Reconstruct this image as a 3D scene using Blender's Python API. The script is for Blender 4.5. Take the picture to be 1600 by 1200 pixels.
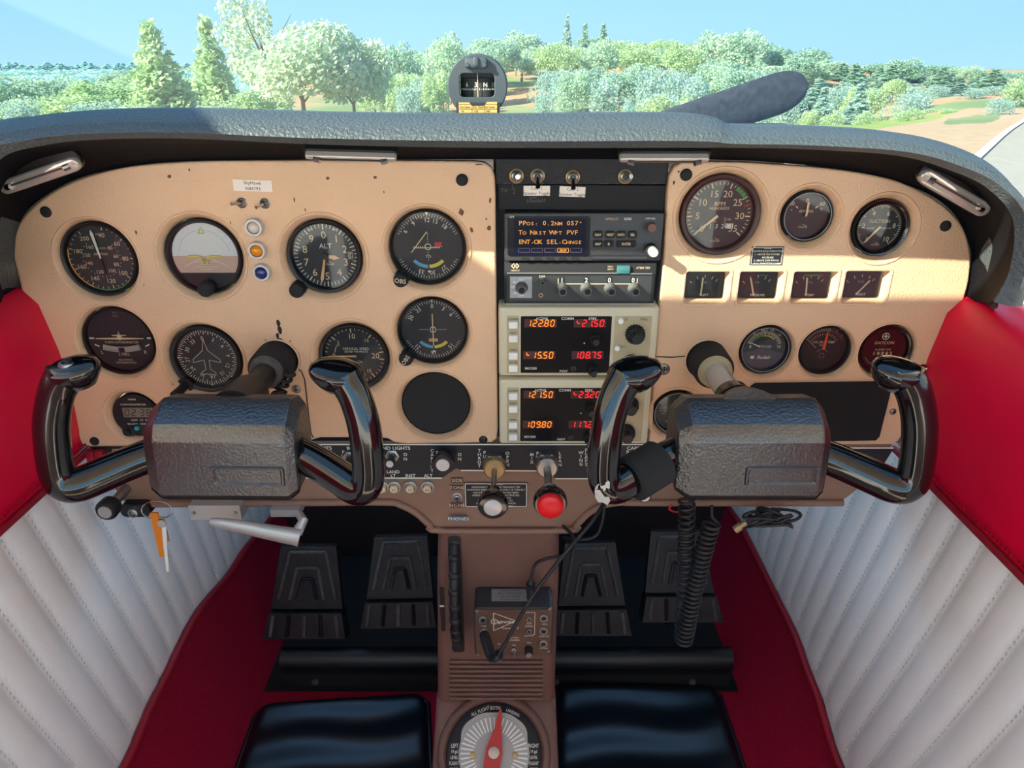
import bpy, bmesh, math, random
from math import sin, cos, pi, radians, sqrt, atan2
from mathutils import Vector, Matrix
for o in list(bpy.data.objects): bpy.data.objects.remove(o, do_unlink=True)
SC = bpy.context.scene
COL = SC.collection
# ---------------------------------------------------------------- camera
F = 1140.0; TH = math.atan(500 / F); CT, ST = cos(TH), sin(TH)
CAM = (0.0, -0.77, 1.05)
cd = bpy.data.cameras.new('camera'); cd.sensor_width = 36; cd.lens = F / 1600 * 36; cd.clip_start = .02; cd.clip_end = 3000
cam = bpy.data.objects.new('camera', cd); COL.objects.link(cam)
cam.location = CAM; cam.rotation_euler = (pi / 2 - TH, 0, 0)
SC.camera = cam
# ---------------------------------------------------------------- world, sun, exposure
W = bpy.data.worlds.new('sky'); SC.world = W; W.use_nodes = True
nt = W.node_tree; nt.nodes.clear()
wo = nt.nodes.new('ShaderNodeOutputWorld'); wb = nt.nodes.new('ShaderNodeBackground')
tc = nt.nodes.new('ShaderNodeTexCoord'); sx = nt.nodes.new('ShaderNodeSeparateXYZ'); cr = nt.nodes.new('ShaderNodeValToRGB')
nt.links.new(tc.outputs['Generated'], sx.inputs[0]); nt.links.new(sx.outputs['Z'], cr.inputs[0])
nt.links.new(cr.outputs[0], wb.inputs[0]); nt.links.new(wb.outputs[0], wo.inputs[0])
e = cr.color_ramp.elements
e[0].position = 0.0; e[0].color = (.42, .70, .88, 1)
e[1].position = 1.0; e[1].color = (.22, .46, .85, 1)
x = e.new(.10); x.color = (.29, .61, .90, 1)
x = e.new(.40); x.color = (.27, .58, .92, 1)
wb.inputs[1].default_value = 1.0
SUN_DIR = Vector((1.6, 1.0, -1.06)).normalized()
sl = bpy.data.lights.new('sun', 'SUN'); sl.energy = 12.5; sl.angle = radians(.6); sl.color = (1, .90, .70)
so = bpy.data.objects.new('sun', sl); COL.objects.link(so); so.location = (-6, -4, 6)
so.rotation_euler = SUN_DIR.to_track_quat('-Z', 'Y').to_euler()
SC.view_settings.view_transform = 'Standard'; SC.view_settings.look = 'None'
SC.view_settings.gamma = 1; SC.view_settings.use_curve_mapping = False
SC.view_settings.exposure = 1.62
# ---------------------------------------------------------------- picture measurement helpers
def ray(px, py):
    u = (px - 800) / F; v = (600 - py) / F
    return Vector((u, CT + v * ST, -ST + v * CT))
def PY(px, py, Y):
    d = ray(px, py); return Vector(CAM) + d * ((Y - CAM[1]) / d.y)
def PX(px, py, X):
    d = ray(px, py); return Vector(CAM) + d * ((X - CAM[0]) / d.x)
def PZ(px, py, Z):
    d = ray(px, py); return Vector(CAM) + d * ((Z - CAM[2]) / d.z)
def pan(px, py, z=0):
    p = PY(px, py, -z); return (p.x, p.z)
# ---------------------------------------------------------------- materials
def s2l(c): return tuple(((v / 255) / 12.92 if v / 255 <= .04045 else ((v / 255 + .055) / 1.055) ** 2.4) for v in c)
MATS = {}
def mat(name, rgb, rough=.5, metal=0, bump=0, bscale=400, spec=.5, emit=0, var=0, vscale=30, coat=0, var2=None, btype='noise', detail=4):
    m = bpy.data.materials.new(name); m.use_nodes = True; n = m.node_tree.nodes; L = m.node_tree.links
    b = n['Principled BSDF']; c = s2l(rgb) + (1,)
    b.inputs['Base Color'].default_value = c; b.inputs['Roughness'].default_value = rough; b.inputs['Metallic'].default_value = metal
    b.inputs['Specular IOR Level'].default_value = spec; b.inputs['Coat Weight'].default_value = coat
    if emit: b.inputs['Emission Color'].default_value = c; b.inputs['Emission Strength'].default_value = emit
    if bump or var:
        t = n.new('ShaderNodeTexCoord')
    if bump:
        if btype == 'leather':
            x = n.new('ShaderNodeTexVoronoi'); x.feature = 'DISTANCE_TO_EDGE'; x.inputs['Scale'].default_value = bscale
            nz = n.new('ShaderNodeTexNoise'); nz.inputs['Scale'].default_value = bscale * .6; nz.inputs['Detail'].default_value = 3
            mx = n.new('ShaderNodeMixRGB'); mx.inputs[0].default_value = .02
            L.new(t.outputs['Object'], nz.inputs['Vector']); L.new(t.outputs['Object'], mx.inputs[1]); L.new(nz.outputs['Color'], mx.inputs[2]); L.new(mx.outputs[0], x.inputs['Vector'])
            h = x.outputs['Distance']
        else:
            x = n.new('ShaderNodeTexNoise'); x.inputs['Scale'].default_value = bscale; x.inputs['Detail'].default_value = detail
            L.new(t.outputs['Object'], x.inputs['Vector']); h = x.outputs['Fac']
        bp = n.new('ShaderNodeBump'); bp.inputs['Strength'].default_value = bump; bp.inputs['Distance'].default_value = .002
        L.new(h, bp.inputs['Height']); L.new(bp.outputs[0], b.inputs['Normal'])
    if var:
        x = n.new('ShaderNodeTexNoise'); x.inputs['Scale'].default_value = vscale; x.inputs['Detail'].default_value = 6
        L.new(t.outputs['Object'], x.inputs['Vector'])
        r = n.new('ShaderNodeValToRGB'); r.color_ramp.elements[0].position = .3; r.color_ramp.elements[1].position = .7
        c2 = s2l(var2) + (1,) if var2 else tuple(v * (1 - var) for v in c[:3]) + (1,)
        r.color_ramp.elements[0].color = c2; r.color_ramp.elements[1].color = c
        L.new(x.outputs['Fac'], r.inputs[0]); L.new(r.outputs[0], b.inputs['Base Color'])
    MATS[name] = m; return m
def glassmat(name, tint, haze, gloss=True, hazecol=(1, 1, 1)):
    m = bpy.data.materials.new(name); m.use_nodes = True; n = m.node_tree.nodes; L = m.node_tree.links; n.clear()
    o = n.new('ShaderNodeOutputMaterial'); tr = n.new('ShaderNodeBsdfTransparent'); tr.inputs[0].default_value = tint + (1,)
    gl = n.new('ShaderNodeBsdfGlossy'); gl.inputs['Roughness'].default_value = .03
    fr = n.new('ShaderNodeFresnel'); fr.inputs[0].default_value = 1.45
    mx = n.new('ShaderNodeMixShader')
    if gloss: L.new(fr.outputs[0], mx.inputs[0])
    else: mx.inputs[0].default_value = .0
    src = tr.outputs[0]
    if haze:
        tl = n.new('ShaderNodeBsdfTranslucent'); tl.inputs[0].default_value = hazecol + (1,)
        df = n.new('ShaderNodeBsdfDiffuse'); df.inputs[0].default_value = hazecol + (1,)
        ad = n.new('ShaderNodeMixShader'); ad.inputs[0].default_value = .5
        L.new(tl.outputs[0], ad.inputs[1]); L.new(df.outputs[0], ad.inputs[2])
        hz = n.new('ShaderNodeMixShader'); hz.inputs[0].default_value = haze
        L.new(tr.outputs[0], hz.inputs[1]); L.new(ad.outputs[0], hz.inputs[2]); src = hz.outputs[0]
    L.new(src, mx.inputs[1]); L.new(gl.outputs[0], mx.inputs[2]); L.new(mx.outputs[0], o.inputs[0])
    MATS[name] = m; return m
mat('tan', (226, 186, 150), .5, bump=.45, bscale=460, var=.07, vscale=9)
mat('tan_edge', (190, 150, 108), .5)
mat('cream', (205, 196, 168), .45, var=.05, vscale=60)
mat('cream_dark', (176, 164, 132), .5)
mat('brown', (142, 108, 88), .55, bump=.2, bscale=300, var=.1, vscale=25)
mat('brown_dark', (112, 78, 68), .5, bump=.25, bscale=250, var=.12, vscale=20)
mat('black', (22, 23, 26), .45)
mat('black_gloss', (13, 13, 15), .12, coat=.5)
mat('black_matte', (26, 27, 31), .8)
mat('black_wrinkle', (27, 28, 33), .55, bump=.5, bscale=900)
mat('placard', (17, 19, 28), .5)
mat('dialblack', (34, 36, 42), .6)
mat('dialgrey', (52, 50, 52), .6)
mat('dialbrown', (50, 44, 46), .6)
mat('shroud', (70, 78, 81), .45, bump=1.0, bscale=330, spec=.5)
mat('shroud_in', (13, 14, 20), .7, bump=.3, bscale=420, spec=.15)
mat('vinyl', (36, 33, 33), .28, bump=.36, bscale=380, spec=1.0, detail=2).node_tree.nodes['Principled BSDF'].inputs['IOR'].default_value = 1.66
mat('white', (236, 234, 228), .6)
mat('paint_white', (225, 222, 205), .7)
mat('paint_cream', (222, 198, 160), .7)
mat('lume', (226, 202, 160), .7)
mat('lume_orange', (226, 176, 128), .7)
mat('paper', (238, 226, 216), .8)
mat('ink', (40, 36, 36), .8)
mat('green', (58, 140, 72), .7)
mat('yellow', (214, 200, 84), .7)
mat('ltblue', (92, 160, 196), .7)
mat('amberarc', (224, 170, 90), .7)
mat('redmark', (200, 60, 40), .7)
mat('orange_needle', (240, 90, 30), .6)
mat('chrome', (205, 205, 205), .22, metal=1)
mat('steel', (170, 168, 165), .38, metal=1)
mat('brass', (176, 148, 104), .4, metal=.6)
mat('shaft_steel', (186, 188, 190), .25, metal=.45)
mat('alu', (196, 196, 192), .45, metal=.6)
mat('aluchip', (190, 188, 184), .6, metal=.4, bump=.6, bscale=200)
mat('cap_silver', (196, 196, 196), .35, metal=.35)
mat('red_leather', (228, 3, 60), .45, bump=.12, bscale=600, spec=.3)
mat('red_carpet', (178, 26, 58), .95, bump=1, bscale=900, var=.35, vscale=300, spec=.1)
mat('red_pipe', (150, 14, 38), .5)
mat('white_leather', (250, 249, 248), .5, bump=.15, bscale=500, var=.05, vscale=12)
mat('stitch', (200, 197, 194), .8)
mat('red_knob', (232, 18, 26), .3)
mat('red_switch', (150, 16, 34), .4)
mat('mat_rubber', (12, 18, 26), .3, bump=.1, bscale=40)
mat('pedal', (32, 31, 33), .45, bump=.4, bscale=120, var=.35, vscale=60, var2=(14, 14, 16))
mat('wearedge', (96, 90, 88), .6, var=.5, vscale=90)
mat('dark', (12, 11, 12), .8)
mat('firewall', (48, 40, 36), .9)
mat('gunmetal', (58, 60, 64), .4, metal=.3, bump=.2, bscale=900)
mat('transp_face', (64, 68, 70), .35, metal=.5)
mat('knob_grey', (96, 98, 96), .5)
mat('lcd', (120, 112, 100), .4)
mat('teal', (50, 160, 170), .4)
mat('tealdark', (52, 110, 108), .3)
mat('led_orange', (255, 120, 24), .5, emit=.6)
mat('led_red', (255, 24, 30), .5, emit=.6)
mat('led_back_o', (66, 24, 10), .5)
mat('led_back_r', (62, 14, 14), .5)
mat('gps_screen', (8, 12, 40), .4, spec=.15)
mat('display_black', (13, 14, 20), .3, spec=.2)
mat('gps_amber', (206, 140, 50), .5, emit=.16)
mat('flag_red', (220, 60, 50), .5)
mat('amberlens', (232, 140, 10), .15, coat=.6)
mat('bluelens', (30, 44, 110), .15, coat=.6)
mat('clearlens', (214, 200, 186), .15, coat=.6)
mat('lampglass', (190, 182, 174), .12, metal=.35, coat=.5)
mat('lampdark', (92, 86, 82), .2, metal=.4)
mat('datcon', (70, 14, 24), .25, var=.4, vscale=20)
mat('tachrim', (58, 30, 30), .4)
mat('radair', (84, 70, 84), .5)
mat('foam', (34, 36, 40), .95, bump=.6, bscale=1500)
mat('cork', (30, 31, 34), .95, bump=.8, bscale=1200, var=.3, vscale=900)
mat('orange_tag', (226, 130, 12), .35)
mat('cord', (28, 29, 32), .5)
mat('redwire', (190, 30, 40), .5)
mat('yellowwire', (210, 190, 60), .5)
mat('plate_grey', (150, 154, 158), .45, metal=.3)
mat('intercom', (92, 64, 50), .5, bump=.2, bscale=200, var=.15, vscale=40)
mat('embosstape', (72, 52, 44), .5)
mat('bluetape', (74, 110, 134), .5)
mat('dialwhite', (168, 164, 160), .5, metal=.2)
mat('fuelred', (190, 44, 46), .45, var=.1, vscale=60)
mat('compass', (62, 72, 78), .55)
mat('compcard', (62, 64, 62), .8, var=.2, vscale=500)
mat('card', (196, 160, 92), .8)
mat('attsky_reflect', (206, 208, 208), .5)  # horizon ball tones include the pale pinkish reflection on the glass
mat('attground_reflect', (196, 164, 148), .5)
mat('screwsteel', (150, 145, 140), .35, metal=.9)
mat('chip', (104, 76, 58), .9)
mat('chipblack', (34, 30, 30), .8)
mat('roofcloth', (232, 226, 218), .9)
mat('rear_bounce_grey', (190, 170, 160), .9)
mat('prop', (28, 34, 46), .6, var=.35, vscale=60, var2=(52, 60, 74))
mat('cowl', (225, 225, 222), .4)
glassmat('dialglass', (1, 1, 1), 0)
glassmat('windshield', (.348, .38, .398), .045, gloss=False, hazecol=(.80, .93, .95))
# ---------------------------------------------------------------- mesh builder
class MB:
    def __init__(s): s.v = []; s.f = []; s.m = []; s.ms = []
    def mi(s, m):
        if m not in s.ms: s.ms.append(m)
        return s.ms.index(m)
    def add(s, vs, fs, m):
        o = len(s.v); k = s.mi(m); s.v += [tuple(p) for p in vs]
        for q in fs: s.f.append(tuple(i + o for i in q)); s.m.append(k)
        return s
    def box(s, x0, x1, y0, y1, z0, z1, m):
        vs = [(x, y, z) for z in (z0, z1) for y in (y0, y1) for x in (x0, x1)]
        return s.add(vs, [(0, 2, 3, 1), (4, 5, 7, 6), (0, 1, 5, 4), (2, 6, 7, 3), (0, 4, 6, 2), (1, 3, 7, 5)], m)
    def loft(s, loops, m, cap0=True, cap1=True, closed=True):
        n = len(loops[0]); vs = [p for l in loops for p in l]; fs = []
        for i in range(len(loops) - 1):
            for j in range(n if closed else n - 1):
                k = (j + 1) % n; fs.append((i * n + j, i * n + k, (i + 1) * n + k, (i + 1) * n + j))
        if cap0: fs.append(tuple(reversed(range(n))))
        if cap1: fs.append(tuple(range((len(loops) - 1) * n, len(loops) * n)))
        return s.add(vs, fs, m)
    def rrect(s, cx, cy, w, h, z0, z1, r, m, bev=0.0, n=4, back=True):
        def loop(w, h, r, z):
            r = max(min(r, w / 2 - 1e-5, h / 2 - 1e-5), 1e-5); L = []
            for (sx_, sy_, a0) in ((1, 1, 0), (-1, 1, 90), (-1, -1, 180), (1, -1, 270)):
                for i in range(n + 1):
                    a = radians(a0 + 90 * i / n); L.append((cx + sx_ * (w / 2 - r) + r * cos(a), cy + sy_ * (h / 2 - r) + r * sin(a), z))
            return L
        ls = [loop(w, h, r, z0)]
        if bev: ls += [loop(w, h, r, z1 - bev), loop(w - bev * .6, h - bev * .6, r - bev * .3, z1 - bev * .3), loop(w - 2 * bev, h - 2 * bev, r - bev, z1)]
        else: ls += [loop(w, h, r, z1)]
        return s.loft(ls, m, cap0=back)
    def lathe(s, prof, m, n=32, c=(0, 0), cap0=False, cap1=False):
        ls = [[(c[0] + r * cos(2 * pi * i / n), c[1] + r * sin(2 * pi * i / n), z) for i in range(n)] for r, z in prof]
        return s.loft(ls, m, cap0, cap1)
    def disc(s, r, z, m, n=40, c=(0, 0)):
        return s.add([(c[0] + r * cos(2 * pi * i / n), c[1] + r * sin(2 * pi * i / n), z) for i in range(n)], [tuple(range(n))], m)
    def ring(s, r0, r1, z, m, a0=0, a1=360, n=40, c=(0, 0)):   # clockwise degrees from top
        vs = []; 
        for i in range(n + 1):
            a = radians(a0 + (a1 - a0) * i / n)
            vs += [(c[0] + r0 * sin(a), c[1] + r0 * cos(a), z), (c[0] + r1 * sin(a), c[1] + r1 * cos(a), z)]
        return s.add(vs, [(2 * i, 2 * i + 1, 2 * i + 3, 2 * i + 2)[::-1] for i in range(n)], m)
    def prism(s, poly, z0, z1, m):
        a = sum(poly[i][0] * poly[(i + 1) % len(poly)][1] - poly[(i + 1) % len(poly)][0] * poly[i][1] for i in range(len(poly)))
        if a < 0: poly = poly[::-1]
        return s.loft([[(p[0], p[1], z0) for p in poly], [(p[0], p[1], z1) for p in poly]], m)
    def line(s, x0, y0, x1, y1, w, z, m):
        d = Vector((x1 - x0, y1 - y0)); 
        if d.length < 1e-7: return s
        p = Vector((-d.y, d.x)).normalized() * w / 2
        return s.add([(x0 + p.x, y0 + p.y, z), (x0 - p.x, y0 - p.y, z), (x1 - p.x, y1 - p.y, z), (x1 + p.x, y1 + p.y, z)], [(0, 1, 2, 3)], m)
    def tick(s, a, r0, r1, w, z, m, c=(0, 0)):
        a = radians(a); return s.line(c[0] + r0 * sin(a), c[1] + r0 * cos(a), c[0] + r1 * sin(a), c[1] + r1 * cos(a), w, z, m)
    def tube(s, path, r, m, n=10, cap=True, sq=None):
        P = [Vector(p) for p in path]; R = r if isinstance(r, (list, tuple)) else [r] * len(P)
        up = None; ls = []
        for i, p in enumerate(P):
            t = (P[min(i + 1, len(P) - 1)] - P[max(i - 1, 0)]).normalized()
            if up is None:
                up = Vector((0, 0, 1)) if abs(t.z) < .9 else Vector((0, 1, 0))
            up = (up - t * up.dot(t)).normalized(); b = t.cross(up)
            ls.append([tuple(p + (up * cos(2 * pi * k / n) * R[i] * (sq[1] if sq else 1) + b * sin(2 * pi * k / n) * R[i] * (sq[0] if sq else 1))) for k in range(n)])
        return s.loft([l[::-1] for l in ls], m, cap, cap)
    def text(s, t, x, y, size, z, m, align='C', rot=0, wx=1.0, mono=0, shear=0, bold=0):
        vs, fs = textgeo(t, align, mono, bold); a = radians(rot); k = size / .7
        return s.add([(x + (vx * k * wx + vy * k * shear) * cos(a) - vy * k * sin(a), y + (vx * k * wx + vy * k * shear) * sin(a) + vy * k * cos(a), z) for vx, vy in vs], fs, m)
    def num(s, a, r, t, size, z, m, rot=None, wx=1.0):
        x = r * sin(radians(a)); y = r * cos(radians(a)); return s.text(t, x, y, size, z, m, 'C', 0 if rot is None else rot, wx)
    def seg7(s, t, x, y, h, z, m, w=None, sp=None):
        w = w or h * .5; sp = sp or h * .92; th = h * .13; sl = .14
        S = {'0': 'abcdef', '1': 'bc', '2': 'abged', '3': 'abgcd', '4': 'fgbc', '5': 'afgcd', '6': 'afgedc', '7': 'abc', '8': 'abcdefg', '9': 'abcfgd', '/': 'fg', ' ': ''}
        cx = x
        for ch in t:
            if ch == '.':
                s.box(cx - sp * .32, cx - sp * .32 + th, y, y + th, z, z + .0002, m); continue
            g = h / 2
            E = {'a': (0, h, w, h), 'b': (w, g, w, h), 'c': (w, 0, w, g), 'd': (0, 0, w, 0), 'e': (0, 0, 0, g), 'f': (0, g, 0, h), 'g': (0, g, w, g)}
            for q in S.get(ch, ''):
                x0, y0, x1, y1 = E[q]; ex = .12 * h
                if x0 == x1: y0 += ex * .6; y1 -= ex * .6
                else: x0 += ex * .5; x1 -= ex * .5
                s.line(cx + x0 + y0 * sl, y + y0, cx + x1 + y1 * sl, y + y1, th, z, m)
            cx += sp
        return s
    def xf(s, M):
        s.v = [tuple(M @ Vector(p)) for p in s.v]; return s
    def build(s, name, parent=None, smooth=None, loc=None):
        me = bpy.data.meshes.new(name)
        if loc is not None: s.v = [(p[0] - loc[0], p[1] - loc[1], p[2] - loc[2]) for p in s.v]
        me.from_pydata(s.v, [], s.f)
        for m in s.ms: me.materials.append(MATS[m])
        me.polygons.foreach_set('material_index', s.m)
        if smooth:
            for p in me.polygons: p.use_smooth = True
            me.set_sharp_from_angle(angle=radians(smooth))
        me.update()
        o = bpy.data.objects.new(name, me); COL.objects.link(o)
        if parent is not None: o.parent = parent
        elif loc is not None: o.location = loc
        return o
TG = {}
def textgeo(t, align, mono, bold):
    key = (t, align, mono, bold)
    if key in TG: return TG[key]
    if mono:
        V = []; Fc = []; n = len(t)
        for i, ch in enumerate(t):
            if ch == ' ': continue
            vs, fs = textgeo(ch, 'C', 0, bold); x = (i - (n - 1) / 2) * mono if align == 'C' else (i + .5) * mono
            o = len(V); V += [(a + x, b) for a, b in vs]; Fc += [tuple(q + o for q in f) for f in fs]
        TG[key] = (V, Fc); return TG[key]
    c = bpy.data.curves.new('t', 'FONT'); c.body = t; c.size = 1; c.resolution_u = 2; c.fill_mode = 'FRONT'
    c.align_x = {'C': 'CENTER', 'L': 'LEFT', 'R': 'RIGHT'}[align]; c.offset = bold
    o = bpy.data.objects.new('t', c); me = bpy.data.meshes.new_from_object(o)
    V = [(v.co.x, v.co.y - .35) for v in me.vertices]; Fc = [tuple(p.vertices) for p in me.polygons]
    bpy.data.objects.remove(o); bpy.data.curves.remove(c); bpy.data.meshes.remove(me)
    TG[key] = (V, Fc); return TG[key]
# ---------------------------------------------------------------- things
def tag(o, label, cat, group=None):
    o['label'] = label; o['category'] = cat
    if group: o['group'] = group
    return o
def thing(name, label, cat, loc=(0, 0, 0), group=None, rot=(0, 0, 0)):
    o = bpy.data.objects.new(name, None); o.empty_display_size = .02; COL.objects.link(o)
    o.location = loc; o.rotation_euler = rot; return tag(o, label, cat, group)
def pthing(name, label, cat, px, py, z=0, group=None):     # on the panel: local x right, y up, z towards the pilot
    X, Z = pan(px, py, z); return thing(name, label, cat, (X, -z, Z), group, (pi / 2, 0, 0))
def struct(o): o['kind'] = 'structure'; return o
def dup(root, loc=None, label=None):
    r = root.copy(); COL.objects.link(r)
    if loc is not None: r.location = loc
    if label: r['label'] = label
    for ch in root.children:
        c = ch.copy(); COL.objects.link(c); c.parent = r
        for g in ch.children:
            d = g.copy(); COL.objects.link(d); d.parent = c
    return r
def crom(P, n):
    P = [Vector(p) for p in P]; out = []
    for i in range(len(P) - 1):
        p0 = P[max(i - 1, 0)]; p1 = P[i]; p2 = P[i + 1]; p3 = P[min(i + 2, len(P) - 1)]
        for k in range(n):
            t = k / n; out.append(.5 * ((2 * p1) + (p2 - p0) * t + (2 * p0 - 5 * p1 + 4 * p2 - p3) * t * t + (3 * p1 - p0 - 3 * p2 + p3) * t ** 3))
    out.append(P[-1]); return out
def flatcurve(name, outline, holes, z0, z1, m, parent, bev=.0012):   # plate with holes, bevelled edges (local xy)
    c = bpy.data.curves.new(name, 'CURVE'); c.dimensions = '2D'; c.fill_mode = 'BOTH'
    c.extrude = (z1 - z0) / 2 - bev; c.bevel_depth = bev; c.offset = -bev; c.bevel_resolution = 2
    for L in [outline] + holes:
        sp = c.splines.new('POLY'); sp.points.add(len(L) - 1); sp.use_cyclic_u = True
        for i, p in enumerate(L): sp.points[i].co = (p[0], p[1], 0, 1)
    o = bpy.data.objects.new(name, c); me = bpy.data.meshes.new_from_object(o); me.name = name
    bpy.data.objects.remove(o); bpy.data.curves.remove(c)
    for v in me.vertices: v.co.z += (z0 + z1) / 2
    me.materials.clear(); me.materials.append(MATS[m])
    for p in me.polygons: p.use_smooth = True; p.material_index = 0
    me.set_sharp_from_angle(angle=radians(50))
    o = bpy.data.objects.new(name, me); COL.objects.link(o); o.parent = parent; return o
def circ(x, y, r, n=48): return [(x + r * cos(2 * pi * i / n), y + r * sin(2 * pi * i / n)) for i in range(n)]
def rnd(pts, r, n=5):   # round the corners of a polygon
    out = []; N = len(pts)
    for i in range(N):
        p = Vector(pts[i][:2]); a = Vector(pts[i - 1][:2]); b = Vector(pts[(i + 1) % N][:2]); rr = pts[i][2] if len(pts[i]) > 2 else r
        if rr <= 0: out.append(tuple(p)); continue
        da = (a - p); db = (b - p); q = min(rr, da.length * .49, db.length * .49); s0 = p + da.normalized() * q; s1 = p + db.normalized() * q
        for k in range(n + 1):
            t = k / n; out.append(tuple(s0 * (1 - t) ** 2 + p * 2 * t * (1 - t) + s1 * t * t))
    return out
# ================================================================ THE SETTING
XL, XR, XC = -.53, .49, -.02
# ---- floor
fl = MB(); fl.box(-.54, .50, -.36, .66, -.03, 0, 'red_carpet'); struct(fl.build('floor')); fl = MB(); fl.box(-.54, .50, -1.6, -.36, -.03, 0, 'rear_bounce_grey'); struct(fl.build('floor')); fl = MB(); fl.box(-.535, .495, .225, .62, 0, .003, 'dark'); struct(fl.build('floor'))  # unseen aft floor greyed to cut red bounce; dark sheet paints footwell shade
fw = MB(); fw.box(-.54, .50, .62, .66, 0, .95, 'firewall'); struct(fw.build('wall_front'))
# ---- roof, window posts (they shade the cabin; the sun comes in through the windshield in front of the roof's leading edge)
rf = MB(); rf.box(-.62, .58, -1.55, -.395, 1.20, 1.235, 'roofcloth'); struct(rf.build('ceiling'))
def post(x0, y0, z0, x1, y1, z1, r, n): 
    p = MB(); p.tube([(x0, y0, z0), (x1, y1, z1)], r, 'roofcloth', 8); struct(p.build('trim_%d' % n))
post(-.61, .02, .84, -.545, -.38, 1.21, .020, 1); post(.57, .02, .84, .50, -.38, 1.21, .020, 2)
wg = MB(); wg.loft([[(x, y, z) for y, z in ((-.17, 1.28), (-.30, 1.215), (-1.8, 1.25), (-1.8, 1.28), (-.5, 1.42), (-.25, 1.38))] for x in (-5.5, -.88)], 'cowl'); o = wg.build('wing'); struct(o); o['label'] = 'white high wing on the left side, shaped to place the sun shadow'; wg = MB(); wg.box(-.88, -.62, -1.8, -.55, 1.215, 1.27, 'cowl'); struct(wg.build('wing_root_sun_cut'))  # unseen wing; leading edge and cut-back root shaped to place the sun's edge
wg = MB(); wg.loft([[(x, y, z) for y, z in ((-.17, 1.28), (-.30, 1.215), (-1.8, 1.25), (-1.8, 1.28), (-.5, 1.40), (-.25, 1.36))] for x in (.58, 5.5)], 'cowl'); o = wg.build('wing'); struct(o); o['label'] = 'white high wing on the right side'
post(-.56, -.95, .80, -.53, -.98, 1.21, .03, 3); post(.53, -.95, .80, .50, -.98, 1.21, .03, 4)
# ---- windshield: one curved pane from the glareshield's front edge up to the roof
ws = MB(); L = []
for i in range(13):
    t = i / 12; row = []
    for j in range(25):
        q = j / 24 * 2 - 1
        y = .50 - .895 * t - .47 * q * q * (1 - t); z = .90 + .31 * t + .035 * sin(pi * t); xx = (.605 - .05 * t) * q - .02
        row.append((xx, y, z))
    L.append(row)
ws.loft(L, 'windshield', False, False, closed=False)
o = struct(ws.build('window_1', smooth=80)); o['label'] = 'dusty curved windshield pane above the glareshield'
# ---- side walls: carpet kick panel, pleated white panel, padded red top, piping
def sidewall(name, X, sg, carpet, seam, topz):
    # sg: +1 the cabin lies towards +x
    w = MB(); w.box(min(X, X - sg * .03), max(X, X - sg * .03), -1.3, .62, 0, .60, 'dark'); root = struct(w.build(name))
    ys = [-.75 + .012 * i for i in range(int((.62 + .75) / .012) + 1)]
    def interp(tab, y):
        if y <= tab[0][0]: return tab[0][1]
        for (a, b), (c, d) in zip(tab, tab[1:]):
            if y <= c:
                t = (y - a) / (c - a); t = t * t * (3 - 2 * t); return b + (d - b) * t
        return tab[-1][1]
    # carpet
    c = MB(); rows = []
    for y in ys:
        b = interp(carpet, y); rows.append([(X + sg * (.012 + .067 * (1 - k / 6) ** 2), y, b * k / 6) for k in range(7)])
    c.loft(rows, 'red_carpet', False, False, closed=False); c.build('carpet_panel', root, 60)
    p = MB(); p.tube([(X + sg * .0110, y, interp(carpet, y)) for y in ys[::2]], .0060, 'red_pipe', 8); p.build('piping', root, 60)
    # pleats: seams lean forward towards the floor
    SP = .046; sl = -.27; n = 44
    q = MB(); rows = []; fine = [-.75 + .0046 * i for i in range(int((.62 + .75) / .0046) + 1)]
    for y in fine:
        b = interp(carpet, y); row = []
        for k in range(n + 1):
            z = b - .008 + (seam - b + .008) * k / n
            ph = ((y - sl * (z - .4) + .012 * sin((z - .2) * 7)) / SP) % 1.0
            bul = .0046 * (1 - abs(2 * ph - 1) ** 2.6) * min(1, (k + 1) / 6)
            row.append((X + sg * (.003 + bul + .010 * sin(pi * k / n)), y, z))
        rows.append(row)
    q.loft(rows, 'white_leather', False, False, closed=False); q.build('pleated_panel', root, 80)
    st = MB()
    for s in range(-18, 18):
        zz = .60
        while zz > .1:
            y = s * SP + sl * (zz - .4) - .012 * sin((zz - .2) * 7)
            if -.7 < y < .55 and interp(carpet, y) + .008 < zz < seam - .01:
                kk = (zz - interp(carpet, y)) / (seam - interp(carpet, y)); xx = X + sg * (.0045 + .010 * sin(pi * kk))
                st.box(min(xx, xx + sg * .0012), max(xx, xx + sg * .0010), y - .0004, y + .0004, zz, zz + .0036, 'stitch')
            zz -= .0085
    so_ = st.build('stitching', root); so_['kind'] = 'stuff'
    # red padded top
    r = MB(); rows = []
    prof = [(.004, seam - .006), (.014, seam + .002), (.022, seam + .03), (.026, seam + .08), (.024, seam + .13), (.012, topz - .022), (-.004, topz - .006), (-.03, topz), (-.06, topz - .006), (-.075, topz - .03), (-.075, seam)]
    for y in [-.9 + .05 * i for i in range(17)] + [-.09 + .01 * i for i in range(13)]:
        k = 1.0 if y < -.08 else 1 - ((y + .08) / .11) ** 2 * .45
        rows.append([(X + sg * (a * k if a > 0 else a), y, z) for a, z in prof])
    r.loft(rows, 'red_leather', True, True, closed=True); r.build('padded_top', root, 60)
    p = MB(); p.tube([(X + sg * .014, -.9 + .03 * i, seam - .003) for i in range(32)], .0045, 'red_pipe', 8); p.build('piping', root, 60)
    p = MB()
    for i in range(120):
        y = -.72 + i * .0065; xx = X + sg * .0205
        p.box(min(xx, xx + sg * .001), max(xx, xx + sg * .001), y, y + .004, seam + .012, seam + .0135, 'red_pipe')
    p.build('stitching', root)['kind'] = 'stuff'
    return root
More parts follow.
